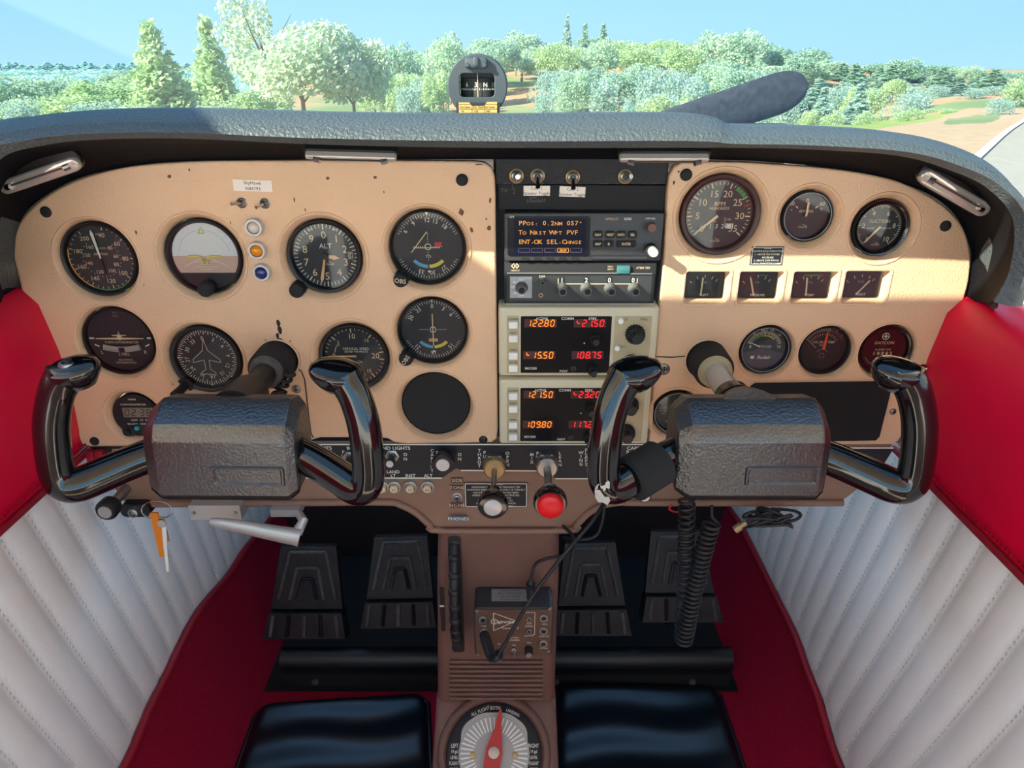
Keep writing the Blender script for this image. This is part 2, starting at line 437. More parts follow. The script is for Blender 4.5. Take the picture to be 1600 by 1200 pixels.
sidewall('wall_left', XL, 1, [(-.7, .17), (-.08, .188), (.02, .207), (.16, .221), (.35, .189), (.6, .15)], .622, .83)
sidewall('wall_right', XR, -1, [(-.7, .05), (-.2, .07), (-.01, .11), (.1, .145), (.2, .165), (.5, .165), (.62, .15)], .615, .82)
# ---- rear of the cabin, seen only in reflections and lightened for its bounce light
rb = MB(); rb.box(-.54, .50, -1.60, -1.55, 0, .6, 'rear_bounce_grey'); struct(rb.build('wall_rear'))

# ================================================================ GLARESHIELD
A = [(34, 470), (20, 400), (35, 340), (80, 300), (140, 273), (230, 256), (330, 251), (500, 249), (760, 249), (1060, 249), (1130, 250), (1200, 253), (1330, 267), (1430, 294), (1488, 331), (1516, 388), (1514, 430), (1508, 470)]
B = [(-18, 470), (-26, 400), (-24, 320), (0, 250), (70, 227), (160, 218), (300, 217), (500, 226), (760, 231), (1060, 231), (1140, 231), (1250, 233), (1400, 243), (1487, 267), (1545, 296), (1583, 345), (1578, 420), (1552, 472)]
C = [(-54, 468), (-66, 380), (-56, 270), (-14, 196), (55, 181), (150, 172), (290, 170), (500, 176), (760, 179), (1075, 178), (1150, 196), (1260, 198), (1400, 207), (1490, 228), (1555, 262), (1597, 315), (1608, 390), (1596, 468)]
N = 10
def cur(P, Y): return [PY(p.x, p.y, Y) for p in crom([(a, b, 0) for a, b in P], N)]
cA = cur(A, .006); cB = cur(B, -.112); cC = cur(C, -.085)
gl_root = thing('glareshield', 'dark grey textured glareshield hood arching over the instrument panel', 'glareshield', (XC, -.05, .82))
mid = Vector((XC, -.05, .70))
outer = []; inner = []
for a, b, c in zip(cA, cB, cC):
    od = Vector((c.x - b.x, 0, c.z - b.z)); od = od.normalized() if od.length > 1e-5 else Vector((0, 0, 1))
    inner.append([a, a * .75 + b * .25 + od * .010, a * .4 + b * .6 + od * .010, b + od * .004 + Vector((0, .006, 0)), b])
    top = max(0, od.z); d = c + Vector((od.x * .02, .50 if top > .6 else .12 + .6 * top, -.048 - .02 * (1 - top)))
    outer.append([b, b * .75 + c * .25 + Vector((0, -.016, 0)), b * .45 + c * .55 + Vector((0, -.018, 0)) + od * .001, b * .15 + c * .85 + Vector((0, -.006, 0)), c, c + Vector((0, .03, 0)) - od * .0005, c * .7 + d * .3 - od * .002, d])
m1 = MB(); m1.loft([[tuple(p) for p in r] for r in outer], 'shroud', False, False, closed=False); m1.build('padded_hood', gl_root, 70, gl_root.location)
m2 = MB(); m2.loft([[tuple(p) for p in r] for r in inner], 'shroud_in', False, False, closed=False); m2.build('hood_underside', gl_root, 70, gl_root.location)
m3 = MB()
for o_, i_ in ((outer[0], inner[0]), (outer[-1], inner[-1])):
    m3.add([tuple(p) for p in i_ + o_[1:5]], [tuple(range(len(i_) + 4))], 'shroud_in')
m3.build('hood_end', gl_root, None, gl_root.location)
# ---- lights under the hood
def hoodlight(label, a, b, wpx, Y, tilt):
    pa = PY(a[0], a[1], Y); pb = PY(b[0], b[1], Y); c = (pa + pb) / 2; d = (pb - pa); ln = d.length; ang = atan2(d.z, d.x)
    t = thing('panel_light', label, 'light', c, 'clear panel lights under the glareshield', (pi / 2 + tilt, 0, 0)); t.rotation_euler = (Matrix.Rotation(-ang, 3, 'Y') @ Matrix.Rotation(pi / 2 + tilt, 3, 'X')).to_euler()
    w = wpx / 1400
    q = MB(); q.rrect(0, w * .25, ln * 1.03, w * 1.7, -.008, -.001, w * .8, 'black'); q.build('mount', t, 40)
    q = MB(); q.rrect(0, 0, ln, w, -.001, .005, w * .48, 'lampglass', bev=.002); l = q.build('lens', t, 50)
    q = MB(); q.box(-ln * .33, ln * .36, -w * .02, w * .12, .005, .0065, 'lampdark'); q.tube([(-ln * .4, 0, .005), (-ln * .33, 0, .007)], .003, 'chrome', 8); q.tube([(ln * .4, 0, .005), (ln * .33, 0, .007)], .003, 'chrome', 8); q.build('bulb', l)
hoodlight('slanted clear panel light at the left end of the glareshield above the airspeed indicator', (2, 294), (125, 252), 19, -.05, .25)
hoodlight('clear panel light under the glareshield above the altimeter', (477, 240), (620, 244), 9, -.05, .9)
hoodlight('clear panel light under the glareshield above the gap beside the tachometer', (967, 245), (1108, 245), 10, -.05, .9)
hoodlight('slanted clear panel light at the right end of the glareshield above the suction gauge', (1438, 270), (1542, 330), 21, -.05, .25)

# ================================================================ TAN PANELS
def plist(L): return [pan(*p) for p in L]
GAUGES = {}   # key: (px, py, rx px) -> hole list is filled below
ZG = -.007
LG = [(155.5, 405, .0400), (318, 401, .0405), (507, 401, .0395), (668, 387, .0400), (186, 533, .0395), (322, 561, .0400), (553, 558, .0390), (676, 517, .0385), (681, 632, .0400), (214, 648, .0270)]
RG = [(1125, 336, .0415), (1261, 338, .0262), (1376, 356, .0295), (1195, 546, .0285), (1288, 547, .0285), (1383, 547, .0300), (1057, 645, .0275)]
def panel(name, label, outline, gauges, extra, base):
    X0, Z0 = pan(*base); r = thing(name, label, 'panel', (X0, 0, Z0), None, (pi / 2, 0, 0)); loc = lambda p: (p[0] - X0, p[1] - Z0)
    holes = []; GP = [(loc(pan(px, py, ZG)), R) for px, py, R in gauges]; MG = []
    for i, ((x, y), R) in enumerate(GP):
        g = .0085
        for j, ((x2, y2), R2) in enumerate(GP):
            if i != j: g = min(g, (math.hypot(x - x2, y - y2) - R - R2) / 2 - .0012)
        MG.append(g); holes.append(circ(x, y, R + g))
    holes += [[loc(p) for p in h] for h in extra]
    flatcurve('panel_face', [loc(p) for p in outline], holes, -.014, 0, 'tan', r, .0022)
    for ((x, y), R), g in zip(GP, MG):
        q = MB()
        q.lathe([(R + g + .0011, -.0005), (R + g + .0008, .0006), (R + g * 1.0, .0009), (R + g * .9, .0006), (R + g * .72, -.0010), (R + g * .35, -.0062), (R + g * .14, -.0095), (R + .0005, -.014)], 'tan', 56, (x, y)); q.build('dial_recess', r, 60)
    return r, loc
lo = crom([p + (0,) for p in [(20, 400), (24, 365), (40, 335), (78, 303), (130, 278), (200, 261), (290, 253), (400, 251), (600, 251), (740, 252)]], 6)
lo = [(p.x, p.y) for p in lo] + [(757, 254), (768, 262), (773, 276), (774, 300), (776, 500), (778, 672), (776, 686), (768, 692), (640, 694), (617, 692), (606, 686), (592, 684), (500, 684), (480, 690), (470, 696), (140, 698), (127, 694), (95, 610), (60, 530), (35, 460)]
colhole = lambda px, py, r: circ(*pan(px, py), r)
PANL, locL = panel('instrument_panel', 'large tan left instrument panel holding the flight gauges in front of the left yoke', plist(lo), LG, [colhole(434, 562, .024)], (400, 690))
ro = crom([p + (0,) for p in [(1066, 254), (1130, 253), (1200, 256), (1300, 264), (1375, 276), (1420, 290), (1462, 313), (1487, 333), (1506, 358), (1516, 392), (1516, 425), (1509, 460), (1485, 530), (1440, 625), (1404, 690)]], 6)
ro = [(p.x, p.y) for p in ro] + [(1395, 695), (1022, 696), (1014, 690), (1021, 600), (1028, 500), (1036, 420), (1043, 300), (1046, 275), (1054, 260)]
SQ = [(1102, 447), (1185, 447), (1268, 447), (1348, 446)]
def sqhole(px, py, w=.0475, h=.036):
    x, y = pan(px, py, ZG); return rnd([(x - w / 2, y - h / 2), (x + w / 2, y - h / 2), (x + w / 2, y + h / 2), (x - w / 2, y + h / 2)], .003)
PANR, locR = panel('instrument_panel', 'tan right instrument panel holding the tachometer and engine gauges', plist(ro), RG, [sqhole(*p) for p in SQ] + [colhole(1104, 562, .024)], (1200, 690))
for px, py in SQ:     # sloping frames around the square gauges
    x, y = locR(pan(px, py, ZG)); q = MB()
    def lp(w, h, z, r=.003): return [(p[0], p[1], z) for p in rnd([(x - w / 2, y - h / 2), (x + w / 2, y - h / 2), (x + w / 2, y + h / 2), (x - w / 2, y + h / 2)], r)]
    q.loft([lp(.054, .043, -.0004), lp(.052, .041, .0009), lp(.0485, .037, .0006), lp(.0435, .031, -.009), lp(.0425, .030, -.014)], 'tan', False, False); q.build('dial_recess', PANR, 50)
# ---- column collars in both panels
for R_, lc, px, py in ((PANL, locL, 434, 562), (PANR, locR, 1104, 562)):
    x, y = lc(pan(px, py)); q = MB(); q.lathe([(.0245, -.002), (.0255, .0008), (.0235, .001), (.0228, -.014)], 'tan', 40, (x, y)); q.build('column_hole_rim', R_, 60)
# ---- plugs, screws, chips, joint lines
def plug(R_, lc, px, py, r=.0058):
    x, y = lc(pan(px, py)); q = MB(); q.lathe([(r, -.001), (r, .0012), (r * .85, .0022), (r * .4, .0026)], 'black_matte', 20, (x, y), cap1=True); q.build('plug', R_, 50)
for p in ((72, 331, .0058), (722, 281, .0062), (148, 689, .0055)): plug(PANL, locL, *p)
for p in ((1072, 273, .0062), (1477, 353, .0058)): plug(PANR, locR, *p)
def screw(R_, lc, px, py, r, m='screwsteel'):
    x, y = lc(pan(px, py)); q = MB(); q.lathe([(r, -.001), (r, .0004), (r * .8, .0016), (r * .3, .0022)], m, 20, (x, y), cap1=True)
    q.line(x - r * .6, y, x + r * .6, y, r * .22, .0024, 'black'); q.line(x, y - r * .6, x, y + r * .6, r * .22, .0024, 'black'); q.build('screw', R_, 50)
for p in ((463, 608, .0052), (399, 697, .0035), (478, 688, .004)): screw(PANL, locL, *p)
screw(PANL, locL, 755, 687, .0052, 'black')
for p in ((1037, 577, .0072), (1395, 643, .004)): screw(PANR, locR, *p)
x, y = locR(pan(1441, 576)); q = MB(); q.lathe([(.0055, -.001), (.0055, .002), (.0035, .003)], 'black', 16, (x, y), cap1=True); q.tube([(x - .003, y - .002, .004), (x + .002, y + .003, .006)], .0012, 'chrome', 8); q.build('lock_screw', PANR, 50)
rng = random.Random(5)
def chip(R_, lc, px, py, w, h, m='chip', z=.0004):
    x, y = lc(pan(px, py)); n = 9; w /= 1400; h /= 1400
    pts = [(x + w / 2 * cos(2 * pi * i / n) * rng.uniform(.6, 1.1), y + h / 2 * sin(2 * pi * i / n) * rng.uniform(.6, 1.1)) for i in range(n)]
    q = MB(); q.add([(a, b, z) for a, b in pts], [tuple(range(n))], m); q.build('paint_chip', R_)
for c in ((265, 276, 6, 6), (512, 278, 7, 5), (586, 277, 7, 5), (460, 312, 3, 9), (477, 328, 2, 6), (721, 331, 9, 12), (737, 359, 6, 9), (764, 356, 6, 10), (766, 313, 4, 9), (213, 363, 4, 6), (225, 445, 2, 3), (360, 348, 2, 7), (296, 265, 3, 5), (600, 300, 2, 4), (760, 342, 3, 4), (270, 600, 3, 3), (641, 660, 3, 3)): chip(PANL, locL, *c)
for c in ((435, 505, 7, 14), (437, 515, 8, 16), (434, 524, 6, 12), (437, 530, 11, 6), (415, 532, 3, 4), (454, 533, 4, 3), (748, 257, 14, 2)): chip(PANL, locL, *c, 'chipblack')
for c in ((1053, 285, 3, 8), (1060, 268, 4, 3)): chip(PANR, locR, *c, 'chipblack')
def joint(R_, lc, pts):
    q = MB(); P = [lc(pan(*p)) for p in pts]
    for a, b in zip(P, P[1:]): q.line(a[0], a[1], b[0], b[1], .0014, .0005, 'chipblack')
    q.build('joint_line', R_)
joint(PANL, locL, [(463, 574), (471, 580), (476, 592), (481, 635), (486, 676), (490, 684)])
joint(PANR, locR, [(1025, 557), (1050, 558), (1075, 556)])
# ---- black centre plate behind the radios, and the switch row above them
X0, Z0 = pan(905, 690)
RAD = thing('radio_rack', 'black metal radio rack plate between the two tan panels', 'panel', (X0, 0, Z0), None, (pi / 2, 0, 0))
locC = lambda p: (p[0] - X0, p[1] - Z0)
q = MB(); q.prism([locC(pan(*p)) for p in ((770, 244), (1052, 244), (1040, 400), (1028, 480), (1012, 694), (776, 694))], -.030, -.020, 'black_wrinkle'); q.build('rack_plate', RAD)
q = MB(); q.prism([locC(pan(*p)) for p in ((775, 244), (1046, 244), (1043, 289), (775, 289))], -.020, -.006, 'black_wrinkle'); q.prism([locC(pan(*p)) for p in ((778, 290), (1043, 292), (1039, 331), (780, 329))], -.020, -.0075, 'black_matte')
q.build('switch_plate', RAD)
q = MB()
for i in range(26):
    xx = rng.uniform(790, 1030); x, y = locC(pan(xx, 288 + rng.uniform(-.7, .7))); q.line(x - rng.uniform(.0005, .004), y, x + .001, y, .0006, -.0055, 'wearedge')
q.build('scratch_marks', RAD)['kind'] = 'stuff'; q = MB(); q.text('1', *locC(pan(801, 292)), .0045, -.0068, 'wearedge'); q.line(*locC(pan(797, 299)), *locC(pan(805, 294)), .0004, -.0068, 'wearedge'); q.text('2', *locC(pan(803, 301)), .0045, -.0068, 'wearedge'); q.text('TX', *locC(pan(788, 299)), .004, -.0068, 'wearedge')
q.text('Spkr', *locC(pan(833, 310)), .0035, -.0068, 'wearedge'); q.text('Headset', *locC(pan(838, 315)), .0042, -.0068, 'wearedge', rot=4)
q.build('scratched_writing', RAD)
def sticker(name, label, px, py, w, h, lines, size, z=.0004, m='paper', ink='ink', rot=0, wx=1, border=None, align='C'):
    t = pthing(name, label, 'label', px, py, 0); t.rotation_euler = (Matrix.Rotation(pi / 2, 3, 'X') @ Matrix.Rotation(radians(rot), 3, 'Z')).to_euler()
    q = MB(); q.box(-w / 2, w / 2, -h / 2, h / 2, z - .0003, z + .0003, m); q.build('backing', t); q = MB()
    for i, l in enumerate(lines):
        yy = h * .5 - h * (i + .5) / len(lines)
        q.text(l, 0 if align == 'C' else -w * .45, yy, size, z + .0004, ink, align, wx=wx)
    if border:
        b = .0012
        for a in ((-w / 2 + b, -h / 2 + b, w / 2 - b, -h / 2 + b), (-w / 2 + b, h / 2 - b, w / 2 - b, h / 2 - b), (-w / 2 + b, -h / 2 + b, -w / 2 + b, h / 2 - b), (w / 2 - b, -h / 2 + b, w / 2 - b, h / 2 - b)): q.line(*a, border, z + .0004, ink)
    if q.v: q.build('lettering', t)
    return t
sticker('paper_label', 'white two-line paper label on the tan left panel above two small toggles', 395, 290, .040, .0115, ['SkyHawk', 'N84793'], .0034, rot=-2)
sticker('paper_label', 'left white speaker toggle paper label on the black switch plate', 839, 299.5, .0275, .0100, ['Com 1', 'Speaker Toggle'], .0031, z=-.006)
sticker('paper_label', 'right white speaker toggle paper label, slightly tilted, on the black switch plate', 895, 301, .0270, .0105, ['Com 2', 'Speaker Toggle'], .0031, z=-.006, rot=-2)
def toggle(label, px, py, R, z, dirn, washer='brass', ln=.012):
    t = pthing('toggle_switch', label, 'switch', px, py, z)
    q = MB(); q.lathe([(R, -.002), (R, .0005), (R * .8, .0012), (R * .72, .0004)], washer, 28); q.build('washer', t, 40)
    q = MB(); q.lathe([(R * .7, -.001), (R * .7, .0025), (R * .45, .0035), (R * .38, .0030)], 'steel', 6 if washer != 'brass' else 24); q.disc(R * .4, .003, 'black', 16); q.build('collar', t, 35)
    q = MB(); q.tube([(0, 0, .002), (dirn[0] * ln * .5, dirn[1] * ln * .5, .007), (dirn[0] * ln, dirn[1] * ln, .0115)], [R * .20, R * .26, R * .34], 'chrome', 10); q.build('lever', t, 50)
    return t
toggle('leftmost brass-ringed toggle above the handwritten 1/2 on the switch plate', 807, 275, .0074, -.0055, (.1, .05))
toggle('brass-ringed toggle above the left paper label, second from the left', 840, 275, .0074, -.0055, (0, -.8))
toggle('brass-ringed toggle above the right paper label, third from the left', 895, 277, .0074, -.0055, (0, -.8))
toggle('rightmost brass-ringed toggle beside the tachometer panel', 977, 276, .0074, -.0055, (.35, .15))
toggle('small toggle below the paper label on the tan panel, left of two', 378, 317, .0055, 0, (-.7, .1), 'steel', .010)
toggle('small toggle below the paper label on the tan panel, right of two', 414, 318, .0055, 0, (-.6, -.2), 'steel', .010)
def lampx(label, px, py, lens):
    t = pthing('marker_light', label, 'light', px, py, 0)
    q = MB(); q.lathe([(.0095, -.002), (.0095, .006), (.0088, .0075), (.0068, .0075), (.0064, .005)], 'cap_silver', 32); q.build('ring', t, 40)
    q = MB(); q.lathe([(.0064, .004), (.006, .0065), (.004, .009), (.0015, .010)], lens, 24, cap1=True); q.build('lens', t, 60)
lampx('clear marker light, topmost of the three between the gauges', 399, 354, 'clearlens')
lampx('amber marker light, middle of the three between the gauges', 404, 390, 'amberlens')
lampx('blue marker light, lowest of the three between the gauges', 411, 424, 'bluelens')
# ================================================================ GAUGES
ZF = -.0120; ZM = ZF + .0005; ZN = ZF + .0022
def gauge(name, label, px, py, R, face='dialblack', bez=.09, bezmat='black', glass=True, zf=ZF, front=-.004, rim=None):
    X_, Z_ = pan(px, py, ZG); t = thing(name, label, 'gauge', (X_, 0, Z_), None, (pi / 2, 0, 0)); r = R * (1 - bez)
    q = MB(); q.lathe([(R + .0004, zf - .004), (R + .0004, front - .001), (R - .0006, front), (r + .0012, front - .0004), (r, front - .0020), (r - .0003, zf)], bezmat, 56)
    if rim: q.ring(r + .0004, r + .0014, front - .0006, rim, n=56)
    q.build('bezel', t, 50)
    q = MB(); q.disc(r, zf, face, 56); f = q.build('dial_face', t)
    if glass:
        q = MB(); q.disc(r, front - .0024, 'dialglass', 48); q.build('glass', t)
    return t, f, r
def needle(t, a, r0, r1, w0, w1, m='lume', z=ZN, name='needle', hub=0, hubm='black', pointed=True):
    q = MB(); d = Vector((sin(radians(a)), cos(radians(a)))); p = Vector((-d.y, d.x)); e = r1 - (w1 * 1.2 if pointed else 0)
    pts = [d * r0 + p * w0 / 2, d * r0 - p * w0 / 2, d * e - p * w1 / 2, d * r1, d * e + p * w1 / 2]
    q.prism([(v.x, v.y) for v in pts], z, z + .0006, m)
    if hub: q.lathe([(hub, z - .001), (hub, z + .001)], hubm, 16, cap1=True)
    return q.build(name, t)
def cap(s): return s
def maker(q, x, y, w, m='paint_cream'):
    q.text('Cessna', x, y, w * .26, ZM, m, shear=.25); q.line(x - w * .1, y + w * .3, x + w * .45, y + w * .08, w * .05, ZM, m)
# --- airspeed
t, f, r = gauge('airspeed_indicator', 'round airspeed indicator with white needle at zero, leftmost of the top row', *LG[0], face='dialgrey', bez=.085)
q = MB(); A0 = lambda v: 12 + (v - 40) * (330 / 165) * .985 if v >= 40 else 0
for v in range(40, 205, 5):
    big = v % 20 == 0; q.tick(A0(v), r * (.84 if big else .88), r * .94, .0006 if not big else .0009, ZM, 'lume')
for v in (40, 60, 80, 100, 120, 140, 160, 180, 200): q.num(A0(v), r * .70, str(v), .0048, ZM, 'lume')
for v, a in ((40, 45), (60, 82), (80, 115), (100, 150), (120, 200), (140, 250), (150, 282), (160, 320)):
    q.num(a, r * .44, str(v), .0040, ZM, 'paint_cream')
for i in range(24): q.tick(45 + i * 12, r * .54, r * .58, .0005, ZM, 'paint_cream')
q.ring(r * .955, r * .995, ZM, 'paint_cream', 55, 140); q.ring(r * .955, r * .995, ZM, 'green', 140, 205); q.ring(r * .955, r * .995, ZM, 'amberarc', 205, 285); q.ring(r * .955, r * .995, ZM, 'redmark', 285, 289)
q.text('AIRSPEED', 0, .0046, .0026, ZM, 'paint_cream'); q.text('KNOTS', .002, .011, .002, ZM, 'paint_cream'); q.text('MPH', .002, .026, .002, ZM, 'paint_cream')
q.build('markings', f)
needle(t, -8, .0, r * .86, .0016, .0034, 'paint_white'); needle(t, 172, 0, r * .5, .0016, .0010, 'black', name='needle_tail')
# --- attitude
t, f, r = gauge('attitude_indicator', 'round attitude indicator with pale horizon ball and yellow airplane symbol', *LG[1], face='black', bez=.06)
q = MB(); ri = r * .93; yc = -r * .50; a = math.asin(yc / ri); hz = -.0005
up = [(ri * cos(u), ri * sin(u), ZM - .0002) for u in [k * pi / 24 for k in range(25)]]
q.add([(ri, hz, ZM - .0002)] + up[1:-1] + [(-ri, hz, ZM - .0002)], [tuple(range(25))], 'attsky_reflect')
lowp = [(-ri, hz, ZM - .0002)] + [(ri * cos(u), ri * sin(u), ZM - .0002) for u in [pi + (abs(a)) * k / 6 for k in range(1, 7)]] + [(ri * cos(u), ri * sin(u), ZM - .0002) for u in [2 * pi - abs(a) + abs(a) * k / 6 for k in range(0, 6)]] + [(ri, hz, ZM - .0002)]
q.add(lowp, [tuple(range(len(lowp)))], 'attground_reflect'); b = q.build('horizon_ball', t)
q = MB()
for i in range(5): q.line(-.006 * (1 + i % 2), -.004 - i * .0028, .006 * (1 + i % 2), -.004 - i * .0028, .0004, ZM, 'paint_white')
for s in (-1, 1): q.line(0, 0, s * .024, -.012, .0005, ZM, 'paint_white')
for s in (-60, -45, -30, -20, -10, 10, 20, 30, 45, 60): q.tick(s, r * .78, r * .9, .0006, ZM, 'paint_white')
q.ring(r * .72, r * .73, ZM, 'plate_grey', -80, 80)
q.build('pitch_lines', b)
q = MB()
for s in (-1, 1):
    q.prism([(s * .018, .0005), (s * .006, .0005), (s * .005, -.0006), (s * .018, -.0010)], ZM + .002, ZM + .003, 'yellow'); q.prism([(s * .0035, -.009), (s * .0018, -.009), (s * .001, -.004), (s * .002, -.003)], ZM + .002, ZM + .003, 'yellow')
q.ring(.0040, .0052, ZM + .003, 'yellow', 90, 270, c=(0, 0)); q.build('airplane_symbol', t)
q = MB(); tri = [(0, r * .80), (-.0035, r * .64), (.0035, r * .64)]
for i in range(3): q.line(*tri[i], *tri[(i + 1) % 3], .0009, ZM + .001, 'yellow')
q.build('bank_pointer', t)
q = MB(); q.lathe([(.0085, -.010), (.0085, .002), (.0072, .004)], 'black_matte', 20, (-.001, -r * .90), cap1=True); q.build('cage_knob', t, 40)
# --- altimeter
t, f, r = gauge('altimeter', 'round altimeter with two cream hands and large numerals', *LG[2], bez=.10)
q = MB()
for i in range(50): q.tick(i * 7.2, r * (.84 if i % 5 else .80), r * .96, .0007 if i % 5 else .0011, ZM, 'paint_white')
for i in range(10): q.num(i * 36, r * .64, str(i), .0080, ZM, 'paint_cream')
q.text('ALT', .001, r * .30, .0055, ZM, 'paint_white'); q.text('1000', -.014, r * .80, .002, ZM, 'paint_cream'); q.text('FEET', .013, r * .80, .0021, ZM, 'paint_white'); maker(q, .004, -r * .26, .009)
q.box(r * .66, r * .88, -.0035, .0045, ZM, ZM + .0001, 'placard')
for i, s in enumerate(('300', '30.2', '301')): q.text(s, r * .76, .0030 - i * .0028, .0026, ZM + .0002, 'paint_white')
q.build('markings', f)
needle(t, 99, .004, r * .46, .0030, .0050, 'lume_orange'); needle(t, 192, 0, r * .84, .0018, .0034, 'lume_orange', z=ZN + .001, hub=.0035)
def obsknob(t, ang, R, txt, rad=.0078, rot=0):
    x = (R + .0035) * sin(radians(ang)); y = (R + .0035) * cos(radians(ang)); q = MB()
    q.lathe([(rad * 1.1, -.010), (rad * 1.1, .001)], 'black', 20, (x, y)); q.lathe([(rad, -.002), (rad, .007), (rad * .9, .009)], 'black_matte', 14, (x, y), cap1=True); k = q.build('setting_knob', t, 35)
    if txt: q = MB(); q.text(txt, x, y, rad * .62, .0093, 'paint_cream', rot=rot); q.build('lettering', k)
obsknob(t, 222, LG[2][2] + .003, '', .0080)
# --- VOR heads
def vor(label, i, nums, off, knobrot, ktxt):
    t, f, r = gauge('vor_indicator', label, *LG[i], bez=.05); q = MB()
    for k in range(72):
        a = k * 5 + off
        if 68 < (a % 360) < 112 or 248 < (a % 360) < 292: continue
        q.tick(a, r * (.86 if k % 2 else .83), r * .93, .0005, ZM, 'paint_white')
    for a, s in nums: q.num(a, r * .76, s, .0046, ZM, 'paint_white', rot=-a)
    q.prism([(-.0018, r * .97), (.0018, r * .97), (0, r * .88)], ZM, ZM + .0002, 'paint_white')
    q.ring(.0028, .0036, ZM + .0002, 'paint_white', n=24)
    for k in range(1, 6):
        for s in (-1, 1): q.disc(.00045, ZM + .0001, 'paint_white', 8, (s * (.0036 + k * .0022), 0)); q.disc(.00045, ZM + .0001, 'paint_white', 8, (0, s * (.0036 + k * .0022)))
    q.ring(r * .52, r * .62, ZM, 'ltblue', 182, 226); q.ring(r * .52, r * .62, ZM, 'yellow', 134, 178)
    q.disc(.0013, ZM, 'paint_white', 12, (0, -r * .72))
    q.build('markings', f); obsknob(t, 222 if i == 3 else 226, LG[i][2], ktxt, .0078, knobrot); return t, f, r
t, f, r = vor('round course indicator with slanted needle and red flag, top right of the tan left panel', 3, [(-55, '6'), (-30, '9'), (0, '12'), (18, '15'), (40, '18'), (145, '27'), (172, '30'), (197, '33')], 0, -8, 'OBS')
q = MB(); q.line(-.018, -.006, -.0005, .0165, .0010, ZN, 'paint_cream'); q.build('needle', t)
q = MB(); q.line(-.016, -.0008, .013, -.0006, .0009, ZN + .0004, 'paint_cream'); q.build('glideslope_needle', t)
q = MB(); q.box(.0075, .0145, .0005, .0050, ZM, ZM + .0012, 'flag_red'); q.text('GS', .011, .0028, .003, ZM + .0014, 'black'); q.build('warning_flag', t)
q = MB(); q.box(-.004, .004, -.0125, -.0085, ZM, ZM + .0004, 'black'); q.text('TO', 0, -.0105, .0030, ZM + .0006, 'paint_white'); q.build('to_flag', t)
t, f, r = vor('round course indicator with upright needle, below the flagged one', 7, [(-60, '30'), (-34, '33'), (0, '0'), (27, '3'), (50, '6'), (135, '15'), (180, '18'), (222, '21')], 0, 55, 'OBS')
q = MB(); q.line(0, r * .52, 0, -r * .50, .0011, ZN, 'paint_cream'); q.build('needle', t)
q = MB(); q.box(-.0048, .0048, -.0142, -.0108, ZM, ZM + .0006, 'lume_orange'); q.text('NAV', 0, -.0125, .0024, ZM + .0008, 'ink'); q.build('nav_flag', t)
# --- turn coordinator
t, f, r = gauge('turn_coordinator', 'round black turn coordinator with cream airplane and slip tube, left of the second row', *LG[4], bez=.05)
q = MB(); q.ring(r * .60, r * .61, ZM, 'dialgrey', n=48)
for s in (-1, 1):
    q.prism([(s * r * .80, .0030), (s * r * .95, .0030), (s * r * .95, .0010), (s * r * .80, .0010)], ZM, ZM + .0002, 'paint_white')
    q.line(s * r * .70, -.0080, s * r * .83, -.0058, .0016, ZM, 'paint_white'); q.text('L' if s < 0 else 'R', s * r * .66, -.0150, .0042, ZM, 'paint_white')
q.text('TURN COORDINATOR', 0, -.0030, .0026, ZM, 'paint_cream'); q.text('2 MIN.', 0, -.0178, .0034, ZM, 'paint_cream'); q.text('NO PITCH', 0, -.0248, .0024, ZM, 'paint_cream'); q.text('INFORMATION', 0, -.0280, .0024, ZM, 'paint_cream')
q.text('D.C.', 0, r * .86, .0022, ZM, 'plate_grey'); q.text('ELEC.', 0, r * .76, .0022, ZM, 'plate_grey'); q.build('markings', f)
q = MB(); q.prism([(-r * .72, .0026), (-.003, .0034), (-.0022, .0048), (-.0016, .0052), (-.008, .0056), (-.008, .0064), (-.001, .0066), (0, .0110), (.001, .0066), (.008, .0064), (.008, .0056), (.0016, .0052), (.0022, .0048), (.003, .0034), (r * .72, .0026), (r * .72, .0018), (.002, .0012), (0, .0002), (-.002, .0012), (-r * .72, .0018)], ZN, ZN + .0008, 'lume'); q.build('airplane_symbol', t)
q = MB(); P = [(-.021 + .042 * k / 12, -.0112 + .003 * (abs(k / 6 - 1)) ** 2, ZN) for k in range(13)]; q.tube(P, .0036, 'dialwhite', 10, sq=(1, .4)); b = q.build('slip_tube', t, 60)
q = MB(); 
for s in (-1, 1): q.line(s * .0032, -.0085, s * .0032, -.0140, .0006, ZN + .0018, 'black')
q.box(-.0028, .0028, -.0140, -.0085, ZN + .0014, ZN + .0017, 'black'); q.build('ball', b)
# --- heading indicator
t, f, r = gauge('heading_indicator', 'round heading indicator with airplane outline and compass numerals beside the left yoke shaft', *LG[5], face='dialbrown', bez=.12)
q = MB()
for k in range(72): q.tick(k * 5, r * (.86 if k % 2 else .80), r * .96, .0008, ZM, 'paint_white')
for k, s in enumerate(('0', '3', '6', '9', '12', '15', '18', '21', '24', '27', '30', '33')): q.num(k * 30 - 6, r * .68, s, .0046, ZM, 'paint_white', rot=-(k * 30 - 6))
for a in (90, 135, 180, 225, 270): q.prism([(r * .99 * sin(radians(a - 2.5)), r * .99 * cos(radians(a - 2.5))), (r * .99 * sin(radians(a + 2.5)), r * .99 * cos(radians(a + 2.5))), (r * .88 * sin(radians(a)), r * .88 * cos(radians(a)))], ZM, ZM + .0002, 'paint_white')
q.build('markings', f)
q = MB(); H = [(0, .024), (.003, .010), (.0155, -.001), (.0155, -.0048), (.003, -.0015), (.0025, -.013), (.008, -.017), (.008, -.0205), (.0015, -.0185), (0, -.020)]
H = H + [(-a, b) for a, b in H[::-1]]
for a, b in zip(H, H[1:]): q.line(*a, *b, .0006, ZN + .002, 'paint_white')
